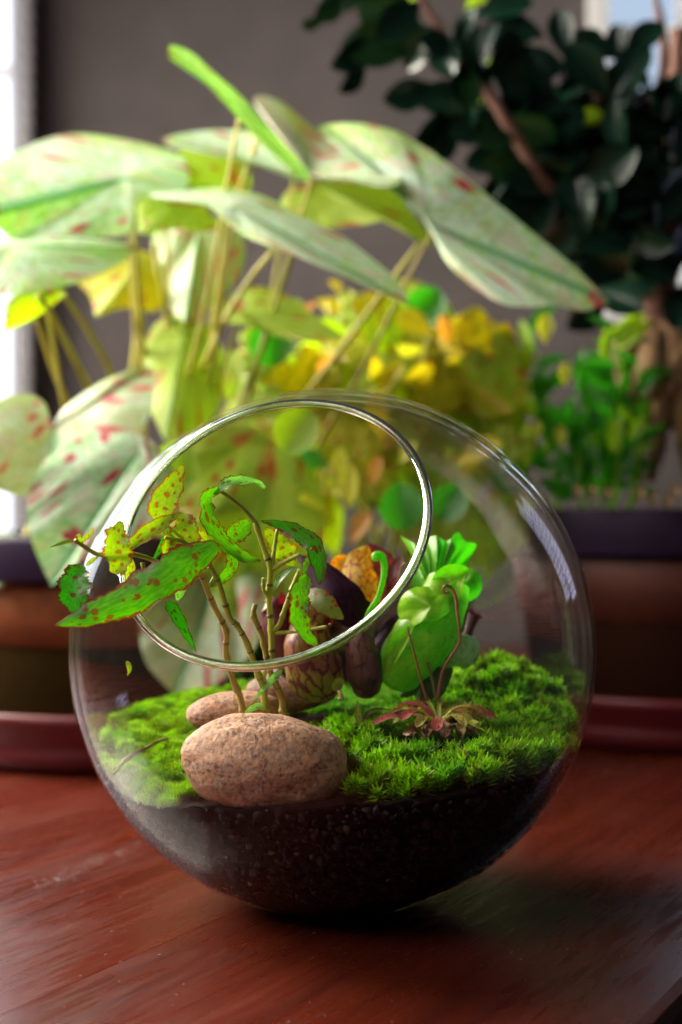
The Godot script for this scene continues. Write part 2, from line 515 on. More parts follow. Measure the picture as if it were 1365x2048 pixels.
func build_room() -> void:
	var wm := mat(Color.WHITE, 0.85, Color.BLACK, noise_tex(0.01, 2, [[0.0, lin(0.074, 0.062, 0.062)], [1.0, lin(0.095, 0.078, 0.078)]]))
	wm.uv1_triplanar = true
	wm.uv1_scale = Vector3(2, 2, 2)
	var b := BoxMesh.new()
	b.size = Vector3(3.0, 2.4, 0.08)
	var w := part("back_wall", b, wm)
	w.position = Vector3(0.1, 0.3, -1.1)
	tag(w, "", "", "", "structure")
	# left window with its lace curtain
	window("window", "bright white window in the brown wall beside the mottled leaves", -0.88, -0.359, 0.08, 1.2, 1.3, Color(0.93, 0.96, 1.0))
	window("window", "pale bluish window in the wall behind the dark shrub", 0.29, 0.56, 0.36, 0.82, 0.5, Color(0.80, 0.89, 1.0))
	var cm := mat(lin(0.8, 0.8, 0.82), 0.8, Color(0.7, 0.7, 0.75))
	var c := thing("lace_curtain", "white lace curtain with scalloped edge hanging at the window edge", "curtain", Vector3(-0.4, 0.05, -1.0))
	var v := PackedVector3Array()
	var uv := PackedVector2Array()
	for i in 241:
		var y := 0.05 + 1.1 * i / 240.0
		for j in 15:
			var t := j / 14.0
			var x := lerpf(-0.362, -0.345 + 0.006 * absf(sin(y * 160.0)), t)
			v.append(Vector3(x, y, -1.012 + 0.006 * sin(t * 16.0 + y * 1.5)))
			uv.append(Vector2(t, y))
	part("cloth", grid(v, uv, 241, 15), cm, c)
	var knots := SurfaceTool.new()
	knots.begin(Mesh.PRIMITIVE_TRIANGLES)
	var bead := SphereMesh.new()
	bead.radius = 0.004
	bead.height = 0.008
	bead.radial_segments = 8
	bead.rings = 4
	for i in 56:
		knots.append_from(bead, 0, Transform3D(Basis(), Vector3(-0.341, 0.06 + i * PI / 160.0, -1.015)))
	part("lace_edge", knots.commit(), mat(lin(0.5, 0.46, 0.5), 0.8), c)

func window(called: String, label: String, x0: float, x1: float, y0: float, y1: float, glow: float, c: Color) -> void:
	var o := thing(called, label, "window", Vector3((x0 + x1) / 2, y0, -1.06))
	var fm := mat(lin(0.75, 0.75, 0.76), 0.45)
	for s in [[x0 - 0.012, x0 + 0.004, y0, y1], [x1 - 0.004, x1 + 0.004, y0, y1], [x0 + 0.004, x1 - 0.004, y0, y0 + 0.04], [x0 + 0.004, x1 - 0.004, y1 - 0.04, y1]]:
		var b := BoxMesh.new()
		b.size = Vector3(s[1] - s[0], s[3] - s[2], 0.05)
		var p := part("frame", b, fm, o)
		p.position = Vector3((s[0] + s[1]) / 2, (s[2] + s[3]) / 2, -1.04) - o.position
	var gm := mat(Color.BLACK, 0.3)
	gm.emission_enabled = true
	gm.emission = c
	gm.emission_energy_multiplier = glow
	var cols := 3
	var rows := 4
	for i in cols:
		for j in rows:
			var b := BoxMesh.new()
			var w := (x1 - x0 - 0.008) / cols
			var h := (y1 - y0 - 0.08) / rows
			b.size = Vector3(w - 0.014, h - 0.014, 0.01)
			var p := part("pane", b, gm, o)
			p.position = Vector3(x0 + 0.004 + w * (i + 0.5), y0 + 0.04 + h * (j + 0.5), -1.048) - o.position
	for i in cols - 1:
		var b := BoxMesh.new()
		b.size = Vector3(0.014, y1 - y0 - 0.08, 0.02)
		var p := part("glazing_bar", b, fm, o)
		p.position = Vector3(x0 + 0.004 + (x1 - x0 - 0.008) / cols * (i + 1), (y0 + y1) / 2, -1.045) - o.position
	for j in rows - 1:
		var b := BoxMesh.new()
		b.size = Vector3(x1 - x0 - 0.008, 0.014, 0.018)
		var p := part("glazing_bar", b, fm, o)
		p.position = Vector3((x0 + x1) / 2, y0 + 0.04 + (y1 - y0 - 0.08) / rows * (j + 1), -1.044) - o.position
	var l := AreaLight3D.new()
	l.name = "window_light"
	l.area_size = Vector2(x1 - x0 - 0.04, y1 - y0 - 0.08)
	l.light_color = c
	l.light_energy = glow * 0.12
	l.area_range = 6.0
	l.area_attenuation = 2.0
	l.shadow_enabled = true
	o.add_child(l)
	l.position = Vector3((x0 + x1) / 2, (y0 + y1) / 2, -1.028) - o.position
	l.rotation.y = PI

func build_table() -> void:
	var n1 := noise(FastNoiseLite.TYPE_SIMPLEX_SMOOTH, 1.0, 6, 4)
	var n2 := noise(FastNoiseLite.TYPE_SIMPLEX_SMOOTH, 1.0, 7, 2)
	var wood := picture(1024, 1024, func(x: float, y: float) -> Color:
		# y runs along the grain
		var g := n1.get_noise_2d(x * 26.0, y * 1.6)
		var f := n2.get_noise_2d(x * 190.0, y * 9.0)
		var b := n1.get_noise_2d(x * 5.0 + 40, y * 2.0)
		var c := mixc(lin(0.062, 0.0085, 0.0042), lin(0.108, 0.0160, 0.006), 0.5 + 0.45 * g + 0.45 * b)
		c = mixc(c, lin(0.025, 0.005, 0.005), smoothstep(0.25, 0.6, f) * 0.16 + smoothstep(0.3, 0.7, -g) * 0.18)
		var dust := n2.get_noise_2d(x * 310.0, y * 120.0) * 0.5 + n1.get_noise_2d(x * 8.0, y * 8.0)
		return mixc(c, lin(0.16, 0.07, 0.06), smoothstep(0.45, 0.9, dust) * 0.3))
	var rough := picture(512, 512, func(x: float, y: float) -> Color:
		var k := 0.29 + 0.13 * n1.get_noise_2d(x * 9.0, y * 7.0) + 0.1 * n2.get_noise_2d(x * 120.0, y * 20.0)
		return Color(k, k, k))
	var wm := mat(Color.WHITE, 1.0, Color.BLACK, wood)
	wm.roughness_texture = rough
	wm.metallic_specular = 0.42
	wm.heightmap_enabled = true
	wm.heightmap_texture = wood
	wm.heightmap_scale = 0.003
	var g := Vector3(0.49, 0, -0.872)    # along the grain
	var h := Vector3(0.872, 0, 0.49)     # across it
	var corner := Vector3(0.092, 0, 0.130)
	var t := thing("wooden_table", "red brown wooden table with glossy worn boards under the glass globe", "table", Vector3(0, 0, 0))
	var wide := [0.172, 0.135, 0.15, 0.14, 0.15, 0.14, 0.15, 0.13]
	var off := 0.0
	for i in wide.size():
		var a := corner - h * off
		off += wide[i]
		var b := corner - h * (off - 0.00015)
		var st := SurfaceTool.new()
		st.begin(Mesh.PRIMITIVE_TRIANGLES)
		st.set_smooth_group(-1)
		var e := 0.0001
		# cross profile of one board, chamfered on both long edges
		var pr := [[a, -0.028], [a, -e], [a - h * e, 0.0], [b + h * e, 0.0], [b, -e], [b, -0.028]]
		if i == 0:
			pr = [[a - h * 0.002, -0.028], [a, -0.018], [a, -0.005], [a - h * 0.0015, -0.0012], [a - h * 0.005, 0.0], [b + h * e, 0.0], [b, -e], [b, -0.028]]
		var s0 := -0.5
		var s1 := 1.45
		for k in pr.size() - 1:
			var q := [pr[k][0] + g * s0 + Vector3(0, pr[k][1], 0), pr[k + 1][0] + g * s0 + Vector3(0, pr[k + 1][1], 0), pr[k + 1][0] + g * s1 + Vector3(0, pr[k + 1][1], 0), pr[k][0] + g * s1 + Vector3(0, pr[k][1], 0)]
			for c in [0, 2, 1, 0, 3, 2]:
				st.set_uv(Vector2((q[c] - corner).dot(h) * 2.2 + i * 0.37, (q[c] - corner).dot(g) * 1.1 + i * 0.23))
				st.add_vertex(q[c])
		st.set_smooth_group(-1)
		st.generate_normals()
		part("board", st.commit(), wm, t)
	# pale dust and scratches lying on the boards
	var mm := MultiMesh.new()
	mm.transform_format = MultiMesh.TRANSFORM_3D
	var bm := SphereMesh.new()
	bm.radius = 1.0
	bm.height = 2.0
	bm.radial_segments = 6
	bm.rings = 3
	mm.mesh = bm
	var tr := []
	for i in 420:
		var z := rng.randf_range(-0.02, 0.16)
		var x := rng.randf_range(-0.14, 0.1)
		var p := Vector3(x, 0.0001, z)
		if i < 300:
			# a smear left of the globe
			var k := rng.randf()
			p = P(lerpf(60, 330, k), 0, 0)
			var py := lerpf(1772, 1672, k) + rng.randfn() * 9.0
			var dd := 0.15 * F / (py - 1024.0)
			p = Vector3((lerpf(70, 330, k) + rng.randfn() * 6.0 - 682.5) / F * dd, 0.0001, D - dd)
		var r := rng.randf_range(0.00008, 0.00028) * (1.0 if rng.randf() < 0.93 else 1.8)
		var ln := rng.randf_range(1.0, 3.5)
		tr.append(Transform3D(Basis(Vector3.UP, rng.randf() * 0.8 + 0.4).scaled(Vector3(r, r * 0.5, r) ) * Basis.from_scale(Vector3(ln, 1, 1)), p))
	mm.instance_count = tr.size()
	for i in tr.size(): mm.set_instance_transform(i, tr[i])
	var dust := MultiMeshInstance3D.new()
	dust.name = "dust"
	dust.multimesh = mm
	dust.material_override = mat(lin(0.3, 0.22, 0.22), 0.8)
	add_child(dust)
	tag(dust, "pale dust specks scattered on the red brown table", "dust", "", "stuff")

func build_pots() -> void:
	var tm := mat(Color.WHITE, 0.62, Color.BLACK, noise_tex(0.012, 51, [[0.0, lin(0.10, 0.03, 0.012)], [0.5, lin(0.19, 0.055, 0.02)], [1.0, lin(0.26, 0.09, 0.035)]]))
	tm.uv1_triplanar = true
	tm.uv1_scale = Vector3(6, 6, 6)
	var tm2: StandardMaterial3D = tm.duplicate()
	tm2.albedo_color = lin(0.42, 0.22, 0.16)
	var rm := mat(lin(0.022, 0.012, 0.032), 0.45)
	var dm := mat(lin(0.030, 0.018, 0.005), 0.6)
	dm.metallic_specular = 0.1
	rm.metallic_specular = 0.22
	tm.metallic_specular = 0.25
	var sm := mat(lin(0.11, 0.006, 0.010), 0.45)
	var em := mat(Color.WHITE, 0.95, Color.BLACK, noise_tex(0.05, 61, [[0.0, lin(0.012, 0.009, 0.008)], [1.0, lin(0.06, 0.04, 0.03)]], 256))
	em.uv1_triplanar = true
	em.uv1_scale = Vector3(14, 14, 14)
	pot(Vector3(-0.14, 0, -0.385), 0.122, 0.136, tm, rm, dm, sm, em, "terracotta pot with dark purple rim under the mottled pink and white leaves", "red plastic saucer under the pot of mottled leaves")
	var dm2 := mat(lin(0.030, 0.010, 0.006), 0.6)
	dm2.metallic_specular = 0.1
	pot(Vector3(0.235, 0, -0.45), 0.122, 0.152, tm2, rm, dm2, sm, em, "brown clay pot with purple rim under the dark leaved shrub", "red plastic saucer under the pot of the dark shrub")

func pot(at: Vector3, r: float, h: float, tm: Material, rm: Material, dm: Material, sm: Material, em: Material, label: String, label2: String) -> void:
	var s := thing("saucer", label2, "saucer", at)
	var k := r + 0.012
	part("dish", lathe(at, [Vector2(0, 0.0005), Vector2(k - 0.014, 0.0005), Vector2(k - 0.006, 0.004), Vector2(k - 0.003, 0.014), Vector2(k - 0.004, 0.0155), Vector2(k - 0.001, 0.018), Vector2(k, 0.027), Vector2(k + 0.0025, 0.029), Vector2(k + 0.0025, 0.034), Vector2(k + 0.001, 0.0355), Vector2(k - 0.002, 0.034), Vector2(k - 0.006, 0.008), Vector2(k - 0.02, 0.005), Vector2(0, 0.005)]), sm, s)
	var o := thing("flower_pot", label, "pot", at + Vector3(0, 0.0055, 0))
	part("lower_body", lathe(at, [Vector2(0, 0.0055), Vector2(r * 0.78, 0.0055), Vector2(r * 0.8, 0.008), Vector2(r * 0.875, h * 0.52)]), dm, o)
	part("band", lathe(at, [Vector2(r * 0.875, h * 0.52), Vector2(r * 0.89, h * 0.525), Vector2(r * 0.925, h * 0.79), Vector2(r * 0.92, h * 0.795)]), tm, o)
	part("rim", lathe(at, [Vector2(r * 0.92, h * 0.795), Vector2(r * 0.985, h * 0.80), Vector2(r * 0.995, h * 0.82), Vector2(r, h * 0.97), Vector2(r * 0.99, h), Vector2(r * 0.95, h), Vector2(r * 0.94, h * 0.97), Vector2(r * 0.92, h * 0.8)]), rm, o)
	var e := part("potting_soil", ellipsoid(at + Vector3(0, h * 0.9, 0), Basis(), Vector3(r * 0.935, 0.012, r * 0.935), 1.0, 0.05, 3.0), em)
	tag(e, "dark crumbly soil filling the " + ("brown clay pot of the dark shrub" if at.x > 0 else "terracotta pot of mottled leaves"), "soil", "", "stuff")

# ---------------------------------------------------------------- glass globe
func build_globe() -> void:
	var o := thing("glass_globe", "round clear glass terrarium globe with tilted open mouth holding moss", "terrarium", Vector3(C.x, 0, 0))
	var gm := mat(Color(1, 1, 1, 0.001), 0.0)
	gm.transparency = BaseMaterial3D.TRANSPARENCY_ALPHA
	gm.metallic_specular = 0.45
	var gi: StandardMaterial3D = gm.duplicate()
	gi.metallic_specular = 0.46
	var ax := AX.normalized()
	var u := ax.cross(Vector3.UP).normalized()
	var w := u.cross(ax)
	for shell in [[R, 0.0004], [R - 0.0024, 0.003]]:
		var v := PackedVector3Array()
		var uv := PackedVector2Array()
		var n := 110
		var m := 192
		# the inner face ends where damp soil lies against the glass
		var ends := []
		for j in m + 1:
			var t := PI
			if shell[0] < R:
				t = AL
				while t < PI:
					var q: Vector3 = C + (ax * cos(t) + (u * cos(TAU * j / m) + w * sin(TAU * j / m)) * sin(t)) * shell[0]
					if q.y < soil_y(q.x, q.z) - 0.001: break
					t += 0.01
			ends.append(t)
		for i in n + 1:
			for j in m + 1:
				var a := TAU * j / m
				var th := lerpf(AL, ends[j], float(i) / n)
				var d := ax * cos(th) + (u * cos(a) + w * sin(a)) * sin(th)
				var p: Vector3 = C + d * shell[0]
				# the flattened foot
				if p.y < 0.006: p.y = lerpf(p.y, 0.0, 0.0)
				p.y = maxf(p.y, shell[1])
				v.append(p)
				uv.append(Vector2(float(j) / m, float(i) / n))
		part("bowl", grid(v, uv, n + 1, m + 1), gm if shell[0] == R else gi, o)
	var rm := mat(Color(0.95, 1, 0.88, 0.02), 0.0)  # yellow-green tint puts the refracted foliage into the rim glass colour
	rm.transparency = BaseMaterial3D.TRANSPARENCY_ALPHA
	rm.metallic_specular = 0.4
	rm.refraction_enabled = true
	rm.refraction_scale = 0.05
	var v := PackedVector3Array()
	var uv := PackedVector2Array()
	for i in 193:
		var a := TAU * i / 192.0
		var d := u * cos(a) + w * sin(a)
		var mid := C + ax * cos(AL) * (R - 0.0008) + d * sin(AL) * (R - 0.0008)
		for j in 17:
			var b := TAU * j / 16.0
			v.append(mid + (d * cos(b) + ax * sin(b)) * 0.0016)
			uv.append(Vector2(i / 192.0, j / 16.0))
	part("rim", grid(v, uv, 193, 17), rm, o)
	# dust and water specks clinging to the outside of the glass
	var mm := MultiMesh.new()
	mm.transform_format = MultiMesh.TRANSFORM_3D
	var bm := SphereMesh.new()
	bm.radius = 1.0
	bm.height = 2.0
	bm.radial_segments = 6
	bm.rings = 3
	mm.mesh = bm
	mm.instance_count = 260
	for i in 260:
		var d := Vector3(rng.randfn(), rng.randfn(), rng.randfn() + 0.6).normalized()
		while d.angle_to(ax) < AL + 0.08: d = Vector3(rng.randfn(), rng.randfn(), rng.randfn() + 0.6).normalized()
		var k := 0.00005 + 0.00013 * pow(rng.randf(), 3)
		mm.set_instance_transform(i, Transform3D(Basis(Quaternion(Vector3.UP, d)) * Basis.from_scale(Vector3(k * rng.randf_range(1, 3), k * 0.4, k)), C + d * R))
	var specks := MultiMeshInstance3D.new()
	specks.name = "glass_dust"
	specks.multimesh = mm
	specks.material_override = mat(lin(0.4, 0.4, 0.4), 0.7)
	add_child(specks)
	tag(specks, "tiny pale dust specks clinging to the outside of the glass globe", "dust", "", "stuff")

# ---------------------------------------------------------------- soil, moss, stones
func soil_y(x: float, z: float) -> float:
	var h := 0.0625 - 0.085 * z
	h += 0.016 * exp(-(pow(x - 0.062, 2) + pow(z + 0.032, 2)) / 0.0012)
	h += 0.007 * exp(-(pow(x - 0.005, 2) + pow(z + 0.005, 2)) / 0.0016)
	h -= 0.010 * exp(-(pow(x + 0.075, 2) + pow(z - 0.045, 2)) / 0.0022)
	h += 0.006 * exp(-(pow(x - 0.045, 2) + pow(z - 0.045, 2)) / 0.0006)
	h += 0.0022 * fn.get_noise_2d(x * 2600, z * 2600) + 0.0012 * fn.get_noise_2d(x * 7000 + 90, z * 7000)
	return h

func build_ground() -> void:
	var ri := R - 0.0007
	var sm := mat(Color.WHITE, 0.8, Color.BLACK, noise_tex(0.03, 71, [[0.0, lin(0.003, 0.002, 0.002)], [0.55, lin(0.007, 0.005, 0.006)], [0.8, lin(0.014, 0.010, 0.011)], [1.0, lin(0.04, 0.026, 0.026)]]))
	sm.metallic_specular = 0.14
	sm.uv1_triplanar = true
	sm.uv1_scale = Vector3(14, 14, 14)
	sm.heightmap_enabled = true
	sm.heightmap_texture = sm.albedo_texture
	sm.heightmap_scale = 0.12
	var v := PackedVector3Array()
	var uv := PackedVector2Array()
	var n := 90
	var m := 180
	# from the foot up the inside of the glass, then over the top
	for i in n + 1:
		for j in m + 1:
			var a := TAU * j / m
			var d := Vector2(cos(a), sin(a))
			var p: Vector3
			# where the soil meets the glass in this direction
			var hy := 0.06
			for k in 4:
				var rr := sqrt(maxf(ri * ri - pow(hy - C.y, 2), 0))
				hy = soil_y(C.x + d.x * rr, d.y * rr)
			if i <= 45:
				var y := lerpf(0.0036, hy, pow(i / 45.0, 1.3))
				var rr := sqrt(maxf(ri * ri - pow(y - C.y, 2), 0)) * (1.0 if i > 0 else 0.0)
				rr -= 0.0012 + 0.0016 * maxf(0.0, fn.get_noise_3d(d.x * rr * 9000, y * 9000, d.y * rr * 9000) + 0.25) if i > 1 else 0.0
				p = Vector3(C.x + d.x * rr, y, d.y * rr)
			else:
				var rr := sqrt(maxf(ri * ri - pow(hy - C.y, 2), 0)) * (1.0 - (i - 45.0) / 45.0)
				p = Vector3(C.x + d.x * rr, soil_y(C.x + d.x * rr, d.y * rr), d.y * rr)
			v.append(p)
			uv.append(Vector2(float(j) / m, float(i) / n))
	var soil := part("soil", grid(v, uv, n + 1, m + 1), sm)
	tag(soil, "black damp soil filling the lower half of the glass globe", "soil", "", "stuff")
	# crumbs of bark and grit pressed against the glass
	var bits := MultiMesh.new()
	bits.transform_format = MultiMesh.TRANSFORM_3D
	bits.use_colors = true
	bits.mesh = ellipsoid_small()
	bits.instance_count = 4000
	for i in 4000:
		var a := rng.randf_range(-0.35, PI + 0.35)
		var y := rng.randf_range(0.012, 0.06)
		var rr := sqrt(ri * ri - pow(y - C.y, 2)) - 0.0012
		var p := Vector3(C.x + cos(a) * rr, y, sin(a) * rr)
		if y > soil_y(p.x, p.z) - 0.001:
			y = rng.randf_range(0.012, 0.045)
			rr = sqrt(ri * ri - pow(y - C.y, 2)) - 0.0009
			p = Vector3(C.x + cos(a) * rr, y, sin(a) * rr)
		var r := 0.0004 + 0.0030 * pow(rng.randf(), 3)
		p = C + (p - C).normalized() * (ri - r * rng.randf_range(0.55, 1.0))
		var bs := Basis.from_euler(Vector3(rng.randf() * 6, rng.randf() * 6, rng.randf() * 6)) * Basis.from_scale(Vector3(r, r * rng.randf_range(0.4, 0.9), r * rng.randf_range(0.4, 1.0)))
		bits.set_instance_transform(i, Transform3D(bs, p))
		var k := rng.randf()
		var c := Color(0.015, 0.009, 0.013) * rng.randf_range(0.2, 2.2)
		if k > 0.995: c = Color(0.3, 0.2, 0.13)
		elif k > 0.96: c = Color(0.06, 0.035, 0.018)
		c.a = 1
		bits.set_instance_color(i, c)
	var bn := MultiMeshInstance3D.new()
	bn.name = "soil_crumbs"
	bn.multimesh = bits
	var bt := mat(Color.WHITE, 0.55)
	bt.metallic_specular = 0.3
	bt.vertex_color_use_as_albedo = true
	bn.material_override = bt
	add_child(bn)
	tag(bn, "bark crumbs and grit in the dark soil behind the glass", "soil crumbs", "", "stuff")

	stones()
	# moss
	moss("cushion_moss", "fine bright yellow green moss cushion left of the speckled pebble", 0)
	moss("star_moss", "tufted star shaped green moss right of the pebble around the sundew", 1)
	moss("carpet_moss", "short dark green moss carpet behind the pebble under the pitchers", 2)

func ellipsoid_small() -> ArrayMesh:
	var v := PackedVector3Array()
	var uv := PackedVector2Array()
	for i in 8:
		for j in 11:
			var d := Vector3(sin(PI * i / 7.0) * cos(TAU * j / 10.0), cos(PI * i / 7.0), -sin(PI * i / 7.0) * sin(TAU * j / 10.0))
			v.append(d * (0.85 + 0.5 * fn.get_noise_3d(d.x * 60, d.y * 60, d.z * 60)))
			uv.append(Vector2(j / 10.0, i / 7.0))
	return grid(v, uv, 8, 11)

func stone_at() -> Array:
	return [[P(531, 1524, 0.066), 0.0277, 0.0205], [P(470, 1424, 0.022), 0.02, 0.013], [P(590, 1376, -0.008), 0.017, 0.011]]

func stones() -> void:
	var n1 := noise(FastNoiseLite.TYPE_SIMPLEX_SMOOTH, 1.0, 81, 4)
	var tex := func(sed: int, a: Color, b: Color, g: Color, d: Color) -> ImageTexture:
		var nc := cells(1.0, sed, FastNoiseLite.RETURN_CELL_VALUE)
		var nd := cells(1.0, sed, FastNoiseLite.RETURN_DISTANCE)
		return picture(512, 512, func(x: float, y: float) -> Color:
			var xx := x * 46.0 + 1.2 * n1.get_noise_2d(x * 60, y * 60)
			var yy := y * 46.0 + 1.2 * n1.get_noise_2d(x * 60 + 50, y * 60)
			var k := nc.get_noise_2d(xx, yy)
			var c := mixc(a, b, 0.5 + 0.7 * k + 0.5 * n1.get_noise_2d(x * 9, y * 9))
			c = mixc(c, g, smoothstep(0.45, 0.55, nc.get_noise_2d(yy * 0.8 + 90, xx * 0.8)) * 0.6)
			if nc.get_noise_2d(xx * 0.62 + 30, yy * 0.62) > 0.38:
				c = mixc(c, d, smoothstep(-0.45, -0.75, nd.get_noise_2d(xx * 0.62 + 30, yy * 0.62)))
			if k > 0.8: c = mixc(c, d, 0.7)
			return c)
	var t1: ImageTexture = tex.call(3, lin(0.50, 0.235, 0.115), lin(0.66, 0.40, 0.24), lin(0.42, 0.34, 0.31), lin(0.08, 0.04, 0.03))
	var pits := noise_tex(0.04, 83, [[0.0, Color.BLACK], [0.4, Color(0.6, 0.6, 0.6)], [0.6, Color(0.9, 0.9, 0.9)], [1.0, Color.WHITE]])
	var mk := func(t: Texture2D, tint: Color) -> StandardMaterial3D:
		var m := mat(tint, 0.72, Color.BLACK, t)
		m.uv1_triplanar = true
		m.uv1_scale = Vector3(24, 24, 24)
		m.heightmap_enabled = true
		m.heightmap_texture = pits
		m.heightmap_scale = 0.03
		return m
	var m1: StandardMaterial3D = mk.call(t1, Color.WHITE)
	var at := stone_at()
	var e := part("pebble", ellipsoid(Vector3.ZERO, Basis.from_euler(Vector3(0.1, 0.1, -0.1)), Vector3(0.0277, 0.0163, 0.0205), 0.95, 0.085, 41.0), m1)
	e.position = at[0][0]
	tag(e, "large pink brown speckled oval pebble lying at the front of the soil", "stone")
	e = part("pebble", ellipsoid(Vector3.ZERO, Basis.from_euler(Vector3(0, 0.3, 0.05)), Vector3(0.018, 0.0075, 0.012), 0.94, 0.05, 30.0), mk.call(t1, lin(0.85, 0.8, 0.8)))
	e.position = at[1][0]
	tag(e, "flat pinkish pebble half hidden behind the large speckled pebble", "stone")
	e = part("pebble", ellipsoid(Vector3.ZERO, Basis.from_euler(Vector3(0, -0.2, 0.15)), Vector3(0.019, 0.009, 0.012), 0.94, 0.05, 50.0), mk.call(t1, lin(0.42, 0.36, 0.36)))
	e.position = at[2][0]
	tag(e, "grey brown stone behind the begonia stems below the striped pitcher", "stone")

func shoot(kind: int, sed: int) -> ArrayMesh:
	# one moss shoot, a unit tall: whorls of pointed leaves, spread wide below and upright at the top
	var r := RandomNumberGenerator.new()
	r.seed = sed
	var st := SurfaceTool.new()
	st.begin(Mesh.PRIMITIVE_TRIANGLES)
	var leaves: int = [10, 22, 10][kind]
	for i in leaves:
		var t := float(i) / leaves
		var a := TAU * (i * 0.382) + r.randf() * 0.5
		var out: float = lerpf([0.7, 1.7, 0.9][kind], 0.15, pow(t, 1.4)) * r.randf_range(0.8, 1.15)
		var d := Vector3(cos(a) * out, 1.0, sin(a) * out).normalized()
		var side := Vector3(-sin(a), 0, cos(a))
		var ln: float = r.randf_range(0.8, 1.05) * [0.75, 0.62, 0.6][kind]
		var w: float = [0.055, 0.062, 0.07][kind]
		var base := Vector3(0, -0.1 + 0.5 * t, 0)
		var mid := base + d * ln * 0.45
		var tip := base + d * ln + Vector3(cos(a), -0.5, sin(a)) * 0.12 * ln
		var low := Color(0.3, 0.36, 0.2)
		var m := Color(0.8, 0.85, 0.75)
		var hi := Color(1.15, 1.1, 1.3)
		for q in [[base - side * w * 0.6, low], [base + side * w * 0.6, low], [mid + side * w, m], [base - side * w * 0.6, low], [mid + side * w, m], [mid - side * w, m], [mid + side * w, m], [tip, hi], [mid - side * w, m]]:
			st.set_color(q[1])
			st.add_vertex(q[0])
	st.generate_normals()
	return st.commit()

func moss_here(x: float, z: float, kind: int) -> bool:
	var st := stone_at()
	var left := x < -0.022 - 0.25 * maxf(z - 0.02, 0)
	if (kind == 0) != left: return false
	var patch := fn.get_noise_2d(x * 1500 + 300, z * 1500)
	var star := x > 0.03 or z > 0.012 + 0.014 * patch
	if kind != 0 and (kind == 1) != star: return false
	var s0: Vector3 = st[0][0]
	if pow((x + C.x - s0.x) / 0.0265, 2) + pow((z - s0.z) / 0.018, 2) < 1.0: return false
	if z > 0.06 and x > -0.052 and x < 0.004: return false
	if kind == 0 and z > 0.071 + 0.01 * patch: return false
	if kind == 1 and z > 0.083 - 0.5 * maxf(0, x - 0.03) + 0.012 * patch: return false
	for k in [1, 2]:
		var s: Vector3 = st[k][0]
		if pow((x + C.x - s.x) / 0.016, 2) + pow((z - s.z) / 0.010, 2) < 1.0: return false
	return true

func moss(called: String, label: String, kind: int) -> void:
	var mm := MultiMesh.new()
	mm.transform_format = MultiMesh.TRANSFORM_3D
	mm.use_colors = true
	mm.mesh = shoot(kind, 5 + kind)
	var step: float = [0.0068, 0.0076, 0.0056][kind]
	var rad: float = [0.0046, 0.0036, 0.0036][kind]
	var many: int = [110, 24, 46][kind]
	var size: float = [0.0044, 0.0072, 0.0036][kind]
	var high: float = [0.0020, 0.0048, 0.0014][kind]
	var base: Color = [Color(0.38, 0.57, 0.010), Color(0.33, 0.58, 0.010), Color(0.17, 0.40, 0.010)][kind]
	var tr := []
	var co := PackedColorArray()
	for gx in 33:
		for gz in 33:
			var cx := (gx - 16 + rng.randf_range(-0.38, 0.38) + 0.5 * (gz % 2)) * step
			var cz := (gz - 16 + rng.randf_range(-0.38, 0.38)) * step
			var big := rng.randf_range(0.7, 1.3)
			var tone := rng.randf_range(0.65, 1.3)
			var hue := rng.randf()
			if not moss_here(cx, cz, kind): continue
			for i in int(many * big * big):
				var a := rng.randf() * TAU
				var q := sqrt(rng.randf())
				var x := cx + cos(a) * q * rad * big
				var z := cz + sin(a) * q * rad * big
				if not moss_here(x, z, kind): continue
				# the sundew lies in a bare hollow
				if kind != 0 and pow((x + C.x - 0.037) / 0.024, 2) + pow((z - 0.036) / 0.020, 2) < 1.0 and rng.randf() < 0.93: continue
				var y := soil_y(C.x + x, z)
				var up := (1.0 - q * q) * high * big - 0.0006
				var sc := size * rng.randf_range(0.75, 1.15)
				var e := Vector3(soil_y(C.x + x - 0.003, z) - soil_y(C.x + x + 0.003, z), 0.006, soil_y(C.x + x, z - 0.003) - soil_y(C.x + x, z + 0.003)).normalized()
				var lean: Vector3 = (e + Vector3(cos(a), 0, sin(a)) * q * q * [0.5, 0.75, 0.5][kind] + Vector3(rng.randfn(), 0, rng.randfn()) * 0.16).normalized()
				var at := Vector3(C.x + x, y + up, z)
				var far: float = (at + lean * sc * 0.7 - C).length()
				if far > R - 0.0045:
					lean = (lean - (at - C).normalized() * 0.7).normalized()
					sc *= 0.75
					if (at - C).length() > R - 0.0035 or (at + lean * sc * 0.7 - C).length() > R - 0.0036: continue
				tr.append(Transform3D(Basis(Quaternion(Vector3.UP, lean)) * Basis(Vector3.UP, rng.randf() * TAU) * Basis.from_scale(Vector3.ONE * sc), at))
				var c := base.lerp(Color(0.52, 0.62, 0.02), maxf(0.0, hue - 0.55) * 0.9)
				if hue < 0.2: c = base.lerp(Color(0.10, 0.34, 0.012), 0.6)
				if rng.randf() < 0.05: c = Color(0.26, 0.17, 0.03)
				c = c * tone * rng.randf_range(0.8, 1.2)
				c.a = 1
				co.append(c)
	mm.instance_count = tr.size()
	for i in tr.size():
		mm.set_instance_transform(i, tr[i])
		mm.set_instance_color(i, co[i])
	var o := MultiMeshInstance3D.new()
	o.name = called
	o.multimesh = mm
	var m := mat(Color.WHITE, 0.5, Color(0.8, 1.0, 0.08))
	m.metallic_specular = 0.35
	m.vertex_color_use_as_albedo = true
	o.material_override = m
	add_child(o)
	tag(o, label, "moss", "", "stuff")

# ---------------------------------------------------------------- spotted begonia
func zz(a: Array, ox: float, oy: float, k: float) -> Array:
	var o := []
	for q in a: o.append(P(ox + q[0] / k, oy + q[1] / k, q[2]))
	return o

